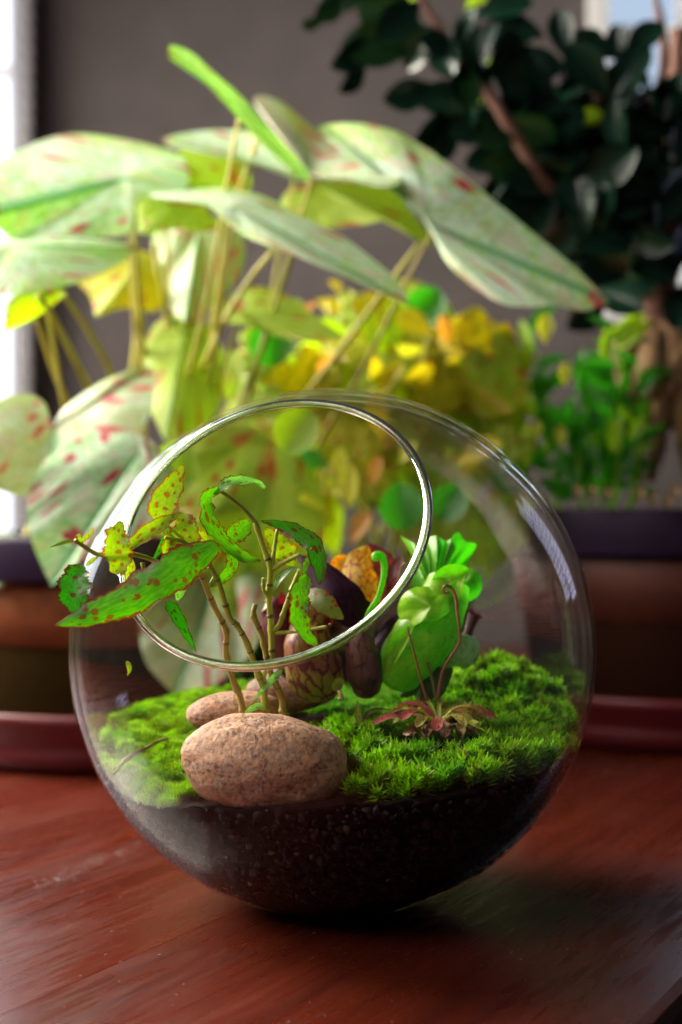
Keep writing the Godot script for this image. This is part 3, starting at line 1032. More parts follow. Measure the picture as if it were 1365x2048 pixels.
func build_begonia() -> void:
	var o := thing("begonia_plant", "red spotted green begonia on jointed canes leaning out of the globe's mouth", "plant", P(525, 1425, 0.033))
	# canes: points in enlargements of the photograph, with depth
	var canes := [
		[[[487, 1430, .036], [481, 1395, .036], [466, 1358, .037], [452, 1303, .04], [453, 1263, .043], [430, 1215, .047], [411, 1171, .052], [398, 1135, .056], [393, 1124, .058]], 7.2, "stalk_brown"],
		[[[529, 1420, .033], [527, 1380, .035], [507, 1321, .04], [492, 1281, .044], [474, 1250, .047], [459, 1233, .05], [441, 1175, .054], [425, 1140, .057], [411, 1112, .06]], 7.0, "stalk"],
		[[[566, 1430, .032], [563, 1395, .032], [540, 1340, .034], [525, 1274, .037], [508, 1232, .04], [511, 1208, .04]], 7.6, "stalk_brown"],
		[[[532, 1425, .028], [529, 1390, .028], [527, 1350, .03], [543, 1325, .031], [543, 1259, .032], [538, 1193, .034], [541, 1138, .036], [526, 1090, .037], [511, 1044, .038]], 7.8, "stalk"],
		[[[545, 1262, .032], [560, 1248, .033], [572, 1213, .034], [588, 1168, .035], [600, 1140, .036]], 6.0, "stalk"],
		[[[538, 1193, .034], [528, 1180, .036], [527, 1156, .037]], 4.6, "stalk"],
	]
	for c in canes:
		var r := S(c[1], 0.035)
		var rad := []
		for i in 49:
			var t := i / 48.0
			var k := fposmod(t * (c[0].size() - 1) * 0.8 + 0.3, 1.0)
			rad.append(r * (1.0 - 0.3 * t) * (0.92 + 0.32 * exp(-pow((k - 0.5) / 0.09, 2))))
		var cane := part("stem", tube(PS(c[0]), rad, {"n": 96, "m": 12}), M[c[2]], o)
		# brown rings at the joints
		var n: int = c[0].size()
		for i in range(1, n - 2):
			var a := along(PS(c[0]), (i + 0.35) / (n - 1.0))
			var b := along(PS(c[0]), (i + 0.35) / (n - 1.0) + 0.016)
			part("joint", tube([a, a.lerp(b, 0.5), b], [r * 0.8, r * 1.12 * (1.0 - 0.25 * i / n), r * 0.7], {"n": 6, "m": 10}), M.node_wood, cane)
	# leaf stalks
	for c in [
		[[[511, 1044, .038], [497, 1028, .042], [470, 1003, .046], [443, 983, .05]], 4.2],
		[[[545, 1131, .036], [549, 1100, .036], [554, 1066, .036], [560, 1052, .036]], 4.0],
		[[[547, 1138, .036], [570, 1124, .038], [600, 1109, .04]], 4.6],
		[[[551, 1266, .032], [595, 1263, .036], [654, 1253, .04]], 3.6],
		[[[411, 1112, .06], [390, 1100, .062], [365, 1083, .064], [330, 1075, .066]], 4.0],
		[[[393, 1124, .058], [398, 1150, .056], [370, 1154, .06], [340, 1135, .066], [316, 1125, .07], [283, 1112, .074], [239, 1105, .078], [199, 1110, .08], [160, 1087, .083], [150, 1080, .084]], 4.6],
		[[[411, 1112, .06], [424, 1100, .062], [438, 1089, .064]], 3.6],
		[[[419, 1134, .058], [430, 1150, .055], [420, 1170, .054]], 4.0],
		[[[286, 1125, .074], [288, 1140, .074], [291, 1158, .074]], 4.0],
		[[[600, 1140, .036], [612, 1150, .037], [616, 1160, .038]], 3.4],
		[[[322, 1043, .064], [345, 1060, .063], [372, 1085, .062]], 3.0],
	]:
		var r := S(c[1], 0.05)
		part("leaf_stalk", tube(PS(c[0]), [r * 1.15, r, r * 0.85], {"n": 30, "m": 8}), M.stalk, o)
	# leaves: material, midrib, half widths in photograph pixels, options
	var lv := [
		["begonia_big", [[439, 1087, .076], [380, 1125, .08], [300, 1178, .083], [200, 1226, .085], [109, 1251, .086]], 34, 46, {"teeth": .16, "cup": -.2, "wave": .1, "peak": .4, "fat": .72, "roll": -12}],
		["begonia_dark", [[158, 1226, .083], [150, 1190, .082], [152, 1155, .08], [162, 1128, .077]], 32, 34, {"teeth": .2, "cup": .25, "wave": .12, "peak": .45, "fat": .55, "roll": 15}],
		["begonia_lime", [[224, 1146, .078], [240, 1122, .08], [236, 1085, .08], [241, 1041, .076]], 30, 24, {"teeth": .25, "cup": .3, "wave": .25, "peak": .5, "fat": .6}],
		["begonia_lime", [[320, 1045, .064], [324, 1010, .064], [345, 970, .061], [368, 928, .056]], 27, 31, {"teeth": .13, "cup": .12, "wave": .06, "peak": .36, "fat": .75, "roll": 8}],
		["begonia_lime", [[247, 1106, .078], [285, 1074, .074], [325, 1047, .07], [364, 1025, .066]], 17, 19, {"teeth": .12, "cup": .35, "peak": .45, "roll": 25}],
		["begonia_lime", [[333, 1117, .066], [352, 1090, .064], [368, 1060, .06], [362, 1024, .056]], 28, 38, {"teeth": .16, "cup": .2, "wave": .12, "peak": .4, "fat": .6}],
		["begonia_silver", [[428, 990, .052], [440, 977, .05], [462, 966, .047], [490, 961, .043], [515, 966, .04], [533, 978, .039]], 13, 13, {"teeth": .25, "cup": .3, "wave": .3, "peak": .35, "fat": .6, "roll": 40, "roll1": 30}],
		["begonia", [[438, 978, .05], [418, 990, .054], [411, 1012, .056], [424, 1052, .058], [450, 1085, .058], [487, 1114, .056], [522, 1121, .053]], 17, 21, {"teeth": .3, "cup": .3, "wave": .12, "peak": .5, "fat": .5, "roll": 34, "roll1": 42, "base": .5}],
		["begonia", [[447, 1082, .044], [466, 1070, .042], [484, 1056, .04], [500, 1040, .038]], 18, 22, {"teeth": .15, "cup": .2, "peak": .5, "fat": .6}],
		["begonia_dark", [[640, 1170, .05], [643, 1128, .053], [628, 1086, .054], [600, 1064, .052], [565, 1050, .05], [521, 1041, .047]], 22, 17, {"teeth": .15, "cup": .25, "wave": .12, "peak": .42, "fat": .7, "roll": 22}],
		["begonia_lime", [[592, 1130, .035], [575, 1108, .034], [555, 1084, .034], [531, 1058, .034]], 24, 22, {"teeth": .25, "cup": .15, "wave": .2, "peak": .45, "fat": .6}],
		["begonia", [[616, 1148, .047], [601, 1180, .05], [597, 1220, .052], [608, 1262, .052], [636, 1294, .05]], 22, 20, {"teeth": .25, "cup": .25, "wave": .3, "peak": .42, "fat": .6, "roll": 12}],
		["begonia_dull", [[615, 1182, .046], [635, 1195, .05], [660, 1215, .052], [688, 1239, .052]], 22, 24, {"teeth": .1, "cup": -.2, "peak": .42, "fat": .7}],
		["begonia_silver", [[549, 1180, .038], [558, 1160, .04], [577, 1142, .041], [599, 1134, .04]], 8, 9, {"teeth": .1, "cup": .3, "peak": .4, "roll": 35}],
		["begonia_dark", [[333, 1203, .064], [348, 1222, .064], [370, 1262, .062], [394, 1305, .058]], 13, 13, {"teeth": .15, "cup": .2, "peak": .35, "roll": 15}],
		["begonia_silver", [[371, 1154, .062], [366, 1170, .063], [360, 1186, .062], [355, 1202, .06]], 11, 11, {"teeth": .15, "cup": .2, "peak": .5, "fat": .6}],
		["begonia", [[438, 1090, .055], [463, 1108, .055], [462, 1138, .055], [440, 1162, .055], [420, 1174, .055]], 13, 15, {"teeth": .12, "cup": .25, "peak": .4, "roll": 20}],
		["begonia_lime", [[385, 1104, .052], [392, 1090, .05], [404, 1076, .049], [415, 1072, .048]], 18, 20, {"teeth": .12, "cup": .1, "peak": .5, "fat": .5}],
		["begonia_dark", [[332, 1053, .063], [328, 1080, .061], [318, 1102, .06], [304, 1122, .06]], 12, 11, {"teeth": .08, "cup": .3, "roll": 40}],
		["begonia_lime", [[262, 1114, .07], [262, 1135, .069], [258, 1155, .068], [256, 1170, .068]], 10, 9, {"teeth": .05, "cup": .2}],
		["begonia_dull", [[151, 1081, .084], [136, 1082, .085], [118, 1088, .085], [99, 1095, .085]], 4, 4, {"cup": .2, "roll": 30}],
		["begonia_lime", [[160, 1087, .083], [172, 1076, .083], [182, 1066, .082], [189, 1055, .082]], 5, 5, {"cup": .2}],
		["begonia_lime", [[166, 1090, .083], [160, 1078, .084], [158, 1070, .084], [152, 1072, .084]], 4, 4, {"cup": .2}],
		["begonia_lime", [[172, 1132, .082], [182, 1124, .082], [190, 1118, .082], [200, 1112, .082]], 5, 4, {"cup": .2}],
		["begonia", [[608, 1150, .046], [612, 1132, .046], [618, 1116, .046], [617, 1100, .046]], 7, 7, {"teeth": .2, "cup": .3, "wave": .3}],
		["begonia_silver", [[566, 1338, .036], [552, 1352, .037], [535, 1370, .038], [505, 1404, .038]], 8, 8, {"cup": .2}],
		["begonia_silver", [[530, 1410, .044], [515, 1412, .044], [500, 1420, .045], [487, 1430, .046]], 8, 8, {"cup": .2}],
	]
	var k := 0.0
	for l in lv:
		k += 1.0
		var z: float = l[1][0][2]
		var op: Dictionary = l[4]
		op["seed"] = k
		op["n"] = 64 if l[2] > 12 else 30
		part("leaf", blade(PS(l[1]), S(l[2], z), S(l[3], z), op), M[l[0]], o)
	# red glands where leaf and stalk meet
	for q in [[297, 1168, .0842], [258, 1107, .0795], [321, 1044, .0655], [624, 1098, .0555], [661, 1249, .0525]]:
		var b := SphereMesh.new()
		b.radius = S(3.2, q[2])
		b.height = b.radius * 2
		b.radial_segments = 10
		b.rings = 6
		var g := part("gland", b, mat(lin(0.55, 0.02, 0.01), 0.35), o)
		g.position = P(q[0], q[1], q[2]) - o.position
	# the broken bit of leaf lying against the glass
	var f := part("leaf_fragment", blade(PS([[253, 1322, .07], [257, 1330, .071], [259, 1340, .071], [255, 1352, .07]]), S(6, .07), S(5, .07), {"cup": .3}), M.begonia_lime)
	tag(f, "tiny yellow green leaf scrap stuck on the left glass wall", "leaf scrap")

# ---------------------------------------------------------------- pitcher plants
func build_pitchers() -> void:
	var o := thing("purple_pitcher_plant", "purple pitcher plant with red veined yellow hood and striped pitchers behind the begonia", "plant", P(690, 1375, -0.012))
	var z := -0.005
	# striped, pot-bellied pitcher
	part("pitcher", tube(PS([[648, 1384, .0], [640, 1368, .003], [628, 1335, .007], [618, 1295, .008], [620, 1255, .004], [632, 1205, .0], [640, 1170, -.004]]), [S(20, z), S(50, z), S(57, z), S(50, z), S(40, z), S(42, z), S(34, z)], {"n": 60, "m": 28, "lump": .12, "cap": false}), M.striped, o)
	# dark hood over it
	part("hood", blade(PS([[716, 1252, .012], [700, 1215, .012], [672, 1180, .01], [640, 1145, .004], [598, 1110, -.004]]), S(40, z), S(42, z), {"cup": -.35, "wave": .08, "peak": .38, "fat": .6, "roll": -12}), M.plum, o)
	part("hood", blade(PS([[735, 1262, .0], [726, 1235, .002], [712, 1216, .004], [690, 1200, .006]]), S(26, z), S(28, z), {"cup": -.3, "peak": .5, "fat": .55}), M.plum, o)
	# the veined hood: yellow face on the left, plum face on the right
	part("hood", blade(PS([[733, 1238, -.014], [729, 1195, -.012], [719, 1140, -.014], [735, 1090, -.02]]), S(46, z), S(32, z), {"cup": -.3, "wave": .22, "peak": .52, "fat": .62, "roll": 14, "teeth": .05}), M.veined_hood, o)
	part("hood", blade(PS([[752, 1222, -.02], [762, 1180, -.02], [755, 1130, -.02], [736, 1086, -.022]]), S(22, z), S(44, z), {"cup": -.3, "wave": .2, "peak": .5, "fat": .6, "roll": -14}), M.plum_hood, o)
	part("hood", blade(PS([[770, 1190, -.022], [782, 1160, -.02], [793, 1135, -.02], [803, 1114, -.02]]), S(14, z), S(14, z), {"cup": .5, "wave": .3, "peak": .5, "fat": .6, "roll": 25}), M.plum_hood, o)
	part("hood", blade(PS([[690, 1170, -.024], [676, 1145, -.024], [676, 1125, -.024], [694, 1112, -.024]]), S(14, z), S(14, z), {"cup": .4, "wave": .2, "peak": .5, "fat": .6}), M.veined_hood, o)
	part("pitcher", tube(PS([[742, 1300, -.012], [734, 1262, -.012], [732, 1235, -.012], [733, 1200, -.012]]), [S(20, z), S(16, z), S(20, z), S(32, z)], {"n": 30, "m": 20, "cap": false}), M.striped, o)
	# small swollen maroon pitcher
	part("pitcher", tube(PS([[738, 1386, .006], [735, 1374, .008], [731, 1344, .01], [726, 1312, .011], [722, 1285, .011], [726, 1262, .009], [731, 1248, .006], [734, 1240, .003]]), [S(12, .01), S(30, .01), S(38, .01), S(33, .01), S(29, .01), S(25, .01), S(15, .01), S(10, .01)], {"n": 60, "m": 28, "lump": .1}), M.bladder, o)
	part("pitcher_wing", blade(PS([[702, 1300, .014], [698, 1285, .014], [693, 1268, .013], [688, 1252, .012]]), S(10, z), S(12, z), {"cup": .3, "peak": .5}), M.bladder, o)
	# plum pitcher leaning behind it, and the crimson one behind the canes
	part("pitcher", tube(PS([[756, 1330, -.006], [768, 1296, -.008], [790, 1262, -.01], [812, 1228, -.012]]), [S(16, z), S(26, z), S(28, z), S(14, z)], {"n": 30, "m": 20, "lump": .1}), M.plum, o)
	part("pitcher", tube(PS([[574, 1345, .0], [566, 1300, .0], [556, 1255, .0], [545, 1215, .0], [532, 1198, .0]]), [S(16, z), S(26, z), S(30, z), S(24, z), S(6, z)], {"n": 30, "m": 20, "lump": .15}), M.crimson, o)
	part("hood", blade(PS([[580, 1235, .0], [575, 1215, .002], [568, 1198, .004], [562, 1184, .004]]), S(15, z), S(13, z), {"cup": .3}), M.crimson, o)
	# nodding flower shoot
	var fl := part("flower_stalk", tube(PS([[728, 1262, .014], [738, 1224, .016], [756, 1196, .018], [767, 1157, .019], [769, 1128, .019], [762, 1111, .02], [752, 1112, .021], [752, 1120, .022]]), [S(5, .018), S(5, .018), S(5.5, .018), S(6, .018), S(7, .018), S(8, .018), S(9, .018), S(6, .018)], {"n": 50, "m": 12}), M.crozier, o)
	fl.set_meta("label", "bright green nodding flower shoot")

	var g := thing("green_pitcher_plant", "bright green sun pitcher plant with wide curled mouths right of the veined hood", "plant", P(812, 1372, -0.008))
	z = 0.006
	# ribbed pitcher at the back
	ribbed(g)
	part("lip", blade(PS([[930, 1135, -.032], [944, 1155, -.028], [943, 1180, -.026], [924, 1200, -.026]]), S(22, z), S(18, z), {"cup": -.3, "peak": .5, "fat": .55, "roll": 10}), M.green_ribbed, g)
	# the large pitcher in front
	part("pitcher", tube(PS([[787, 1364, .004], [798, 1346, .007], [818, 1312, .01], [842, 1280, .012], [866, 1245, .012], [884, 1205, .010], [894, 1172, .006]]), [S(22, z), S(46, z), S(56, z), S(60, z), S(56, z), S(50, z), S(44, z)], {"n": 60, "m": 36, "cap": false, "lump": .05, "ruffle": .06, "lobes": 3.0}), M.green_pitcher, g)
	part("pitcher_wing", blade(PS([[772, 1352, .014], [785, 1315, .018], [806, 1280, .022], [826, 1248, .024]]), S(17, z), S(15, z), {"cup": .5, "peak": .5, "fat": .6, "roll": 20}), M.green_pitcher, g)
	# rolled-out lip
	part("lip", outlined([862, 1212, .027], [[866, 1171, .014], [846, 1173, .017], [826, 1176, .018], [806, 1190, .017], [796, 1212, .015], [797, 1230, .014], [806, 1246, .016], [818, 1254, .02], [832, 1250, .024], [846, 1243, .028], [868, 1242, .028], [894, 1228, .024], [912, 1204, .018], [914, 1180, .012], [890, 1170, .010]], {"dome": .0015, "crumple": .0006}), M.green_pitcher, g)
	part("lid", blade(PS([[868, 1176, .012], [886, 1162, .014], [906, 1150, .014], [938, 1139, .01]]), S(22, z), S(16, z), {"cup": .5, "peak": .5, "fat": .6, "roll": 10}), M.green_pitcher, g)
	part("lid", blade(PS([[912, 1215, .016], [918, 1190, .018], [923, 1164, .018], [935, 1142, .012]]), S(9, z), S(9, z), {"cup": .3, "peak": .5, "fat": .5, "roll": 50}), M.green_pitcher, g)
	# small pale pitcher, dark trumpet and the leaves in the shade below
	part("pitcher", tube(PS([[880, 1338, .0], [893, 1318, .004], [910, 1305, .006], [928, 1302, .006], [944, 1301, .005], [953, 1302, .004]]), [S(6, z), S(20, z), S(32, z), S(35, z), S(28, z), S(8, z)], {"n": 40, "m": 26, "lump": .06}), M.pale_pitcher, g)
	var dk := part("pitcher", tube(PS([[920, 1310, -.016], [930, 1285, -.016], [940, 1255, -.017], [948, 1232, -.018], [951, 1226, -.018]]), [S(7, z), S(9, z), S(10, z), S(13, z), S(19, z)], {"n": 24, "m": 18, "cap": false, "ruffle": .12}), M.crimson, g)
	dk.set_meta("label", "dark red trumpet shaped young pitcher")
	part("leaf", blade(PS([[838, 1415, .004], [856, 1385, .006], [878, 1355, .006], [906, 1334, .004]]), S(24, z), S(28, z), {"cup": -.3, "peak": .5, "fat": .6}), M.olive, g)
	part("leaf", blade(PS([[800, 1395, .0], [825, 1375, .002], [850, 1362, .002], [885, 1356, .0]]), S(16, z), S(18, z), {"cup": -.3, "peak": .5, "fat": .6}), M.olive, g)
	part("tendril", tube(PS([[797, 1165, .0], [800, 1142, .0], [806, 1129, .001], [814, 1127, .002], [817, 1133, .002]]), [S(1.6, z), S(1.4, z), S(1.2, z)], {"n": 24, "m": 6}), M.red_stalk, g)

func ribbed(g: Node3D) -> void:
	# a fan-shaped funnel with ribs and a frilled edge, its far wall and its near wall
	part("pitcher", outlined([868, 1182, -.012], [[800, 1068, -.03], [817, 1080, -.022], [836, 1088, -.016], [852, 1079, -.02], [872, 1071, -.014], [890, 1082, -.018], [903, 1077, -.014], [916, 1064, -.02], [931, 1083, -.02], [953, 1087, -.03], [946, 1106, -.028], [935, 1126, -.022], [937, 1150, -.02], [920, 1168, -.016], [880, 1190, -.014], [846, 1176, -.014], [834, 1132, -.016], [817, 1096, -.022]], {"ribs": .0016, "dome": .004}), M.green_ribbed, g)
	part("pitcher", tube(PS([[838, 1300, -.02], [846, 1250, -.02], [858, 1205, -.02], [870, 1165, -.022], [876, 1130, -.024]]), [S(14, -.02), S(24, -.02), S(36, -.02), S(48, -.02), S(58, -.02)], {"n": 24, "m": 28, "cap": false, "flat": .5}), M.green_ribbed, g)

# ---------------------------------------------------------------- sundew
func build_sundew() -> void:
	var o := thing("sundew_plant", "flat red haired sundew rosette with two thin flower stalks in the moss", "plant", P(875, 1425, 0.02))
	var hairs := SurfaceTool.new()
	hairs.begin(Mesh.PRIMITIVE_TRIANGLES)
	var y0 := soil_y(0.037, 0.036) + 0.0085
	var mid := Vector3(P(875, 1420, 0.034).x, y0, 0.034)
	var r := RandomNumberGenerator.new()
	r.seed = 77
	for i in 30:
		var a := TAU * i * 0.382 + r.randf() * 0.5
		var ln := r.randf_range(0.014, 0.025)
		var d := Vector3(cos(a), 0, sin(a) * 0.85)
		var rise := r.randf_range(0.001, 0.005)
		var old := d.z > 0.3 and r.randf() < 0.55
		if old: rise = -0.001
		var tip := mid + d * ln + Vector3(0, rise - 0.0015, 0)
		var pts := [mid + Vector3(0, -0.001, 0), mid + d * ln * 0.35 + Vector3(0, rise * 0.9 + 0.001, 0), mid + d * ln * 0.7 + Vector3(0, rise * 1.1 + 0.0008, 0), tip]
		var w := r.randf_range(0.0018, 0.0028)
		var m: Material = M.dead if old else (M.sundew_red if r.randf() < 0.3 else M.sundew)
		# spoon-shaped: a narrow stalk with a round end
		part("leaf", spoon(pts, w, old), m, o)
		if not old:
			for k in 16:
				var q := along(pts, r.randf_range(0.6, 1.0)) + Vector3(r.randfn(), 0, r.randfn()) * w * 0.45
				var h := Vector3(r.randfn() * 0.6, 1.0, r.randfn() * 0.6).normalized() * r.randf_range(0.0012, 0.0024)
				var s := Vector3(0.00013, 0, 0)
				for e in [q - s, q + s, q + h]: hairs.add_vertex(e)
				var s2 := Vector3(0, 0, 0.00013)
				for e in [q - s2, q + s2, q + h]: hairs.add_vertex(e)
				# sticky drop at the end
				var c := q + h
				var u := 0.00032
				for e in [Vector3(u, 0, 0), Vector3(0, u, 0), Vector3(0, 0, u), Vector3(-u, 0, 0), Vector3(0, 0, u), Vector3(0, u, 0), Vector3(0, 0, -u), Vector3(0, u, 0), Vector3(u, 0, 0)]: hairs.add_vertex(c + e)
	hairs.generate_normals()
	var h := part("leaf_hairs", hairs.commit(), M.hair, o)
	h.set_meta("kind", "stuff")
	# withered leaves hanging down in front
	for q in [[[[868, 1432, .039], [850, 1440, .016], [828, 1456, .046], [805, 1468, .046]], 9], [[[872, 1432, .040], [866, 1448, .044], [858, 1465, .046], [842, 1474, .046]], 10], [[[884, 1432, .041], [888, 1450, .045], [892, 1466, .047], [898, 1480, .047]], 12], [[[900, 1430, .039], [912, 1446, .016], [922, 1460, .045], [918, 1474, .045]], 10], [[[850, 1425, .035], [820, 1424, .037], [800, 1428, .037], [780, 1434, .035]], 7]]:
		part("withered_leaf", blade(PS(q[0]), S(q[1], .03), S(q[1], .03), {"cup": .5, "wave": .5, "peak": .6, "fat": .7, "teeth": .15}), M.dead, o)
	part("leaf", spoon(PS([[900, 1418, .039], [922, 1428, .016], [944, 1446, .046], [970, 1464, .047]]), S(12, .03), false), M.sundew, o)
	# flower stalks
	part("flower_stalk", tube(PS([[858, 1408, .022], [845, 1370, .024], [830, 1310, .026], [818, 1265, .027], [816, 1252, .027]]), [S(2.8, .02), S(2.4, .02), S(2.0, .02), S(1.6, .02)], {"n": 40, "m": 8}), M.red_stalk, o)
	part("flower_stalk", tube(PS([[876, 1398, .022], [885, 1345, .025], [903, 1312, .028], [918, 1288, .03], [920, 1262, .031], [915, 1222, .032], [912, 1195, .032], [903, 1176, .032], [892, 1171, .033], [887, 1178, .033], [891, 1186, .033], [897, 1182, .033]]), [S(3.4, .025), S(3.2, .025), S(3.0, .025), S(2.8, .025), S(2.4, .025)], {"n": 80, "m": 8}), M.red_stalk, o)
	part("flower_stalk", tube(PS([[873, 1402, .02], [866, 1365, .02], [857, 1330, .02], [850, 1298, .02]]), [S(3.2, .02), S(2.8, .02), S(3.6, .02), S(2, .02)], {"n": 30, "m": 8}), M.moss_strand, o)

func spoon(pts: Array, w: float, old: bool) -> ArrayMesh:
	var v := PackedVector3Array()
	var uv := PackedVector2Array()
	for i in 25:
		var t := i / 24.0
		var p := along(pts, t)
		var tan := (along(pts, minf(t + 0.02, 1)) - along(pts, maxf(t - 0.02, 0))).normalized()
		var side := tan.cross(Vector3(0, 1, 0.25)).normalized()
		var nor := side.cross(tan)
		var f := 0.32 + 0.68 * smoothstep(0.4, 0.75, t)
		f *= sqrt(maxf(0.0, 1.0 - pow(maxf(0.0, (t - 0.78) / 0.22), 2)))
		for j in 7:
			var s := j / 3.0 - 1.0
			v.append(p + side * s * w * f + nor * w * (0.3 * s * s * f + (0.4 * sin(t * 20 + s * 3) * f if old else 0.0)))
			uv.append(Vector2(j / 6.0, t))
	return grid(v, uv, 25, 7)

func build_small_things() -> void:
	# moss strand over the left cushion
	var p := []
	for q in [[341, 1476, .0], [318, 1482, .012], [292, 1496, .024], [268, 1508, .034], [246, 1526, .044], [228, 1548, .05]]:
		p.append(P(q[0], q[1], q[2]))
	var s := part("moss_strand", tube(p, [S(2, .03), S(3, .03), S(4, .03), S(4.5, .03), S(3, .03)], {"n": 60, "m": 8, "lump": .8}), M.moss_strand)
	tag(s, "thin brown green moss strand arching over the left moss cushion", "moss strand")
	# spotted seedling at the foot of the swollen pitcher
	var o := thing("seedling", "tiny yellow and red spotted seedling with pale root below the maroon pitcher", "seedling", P(680, 1395, 0.02))
	part("leaf", blade(PS([[668, 1382, .022], [673, 1370, .024], [680, 1362, .025], [690, 1366, .024]]), S(9, .02), S(11, .02), {"cup": .3, "peak": .5, "fat": .6}), M.begonia_dull, o)
	part("root", tube(PS([[674, 1378, .022], [681, 1386, .024], [683, 1396, .024], [679, 1400, .024]]), [S(3, .02), S(4, .02), S(4, .02), S(5, .02)], {"n": 20, "m": 8}), mat(lin(0.5, 0.32, 0.17), 0.5), o)
	var e := thing("red_sprout", "small pointed red sprout standing in the moss left of the sundew", "sprout", P(720, 1446, 0.035))
	part("leaf", blade(PS([[721, 1448, .035], [719, 1430, .035], [717, 1414, .035], [716, 1398, .034]]), S(7, .035), S(6, .035), {"cup": .4, "peak": .3}), M.begonia_dull, e)
	part("leaf", blade(PS([[722, 1446, .034], [740, 1424, .032], [760, 1418, .03], [790, 1420, .028]]), S(4, .035), S(4, .035), {"cup": .4, "peak": .3}), M.moss_strand, e)

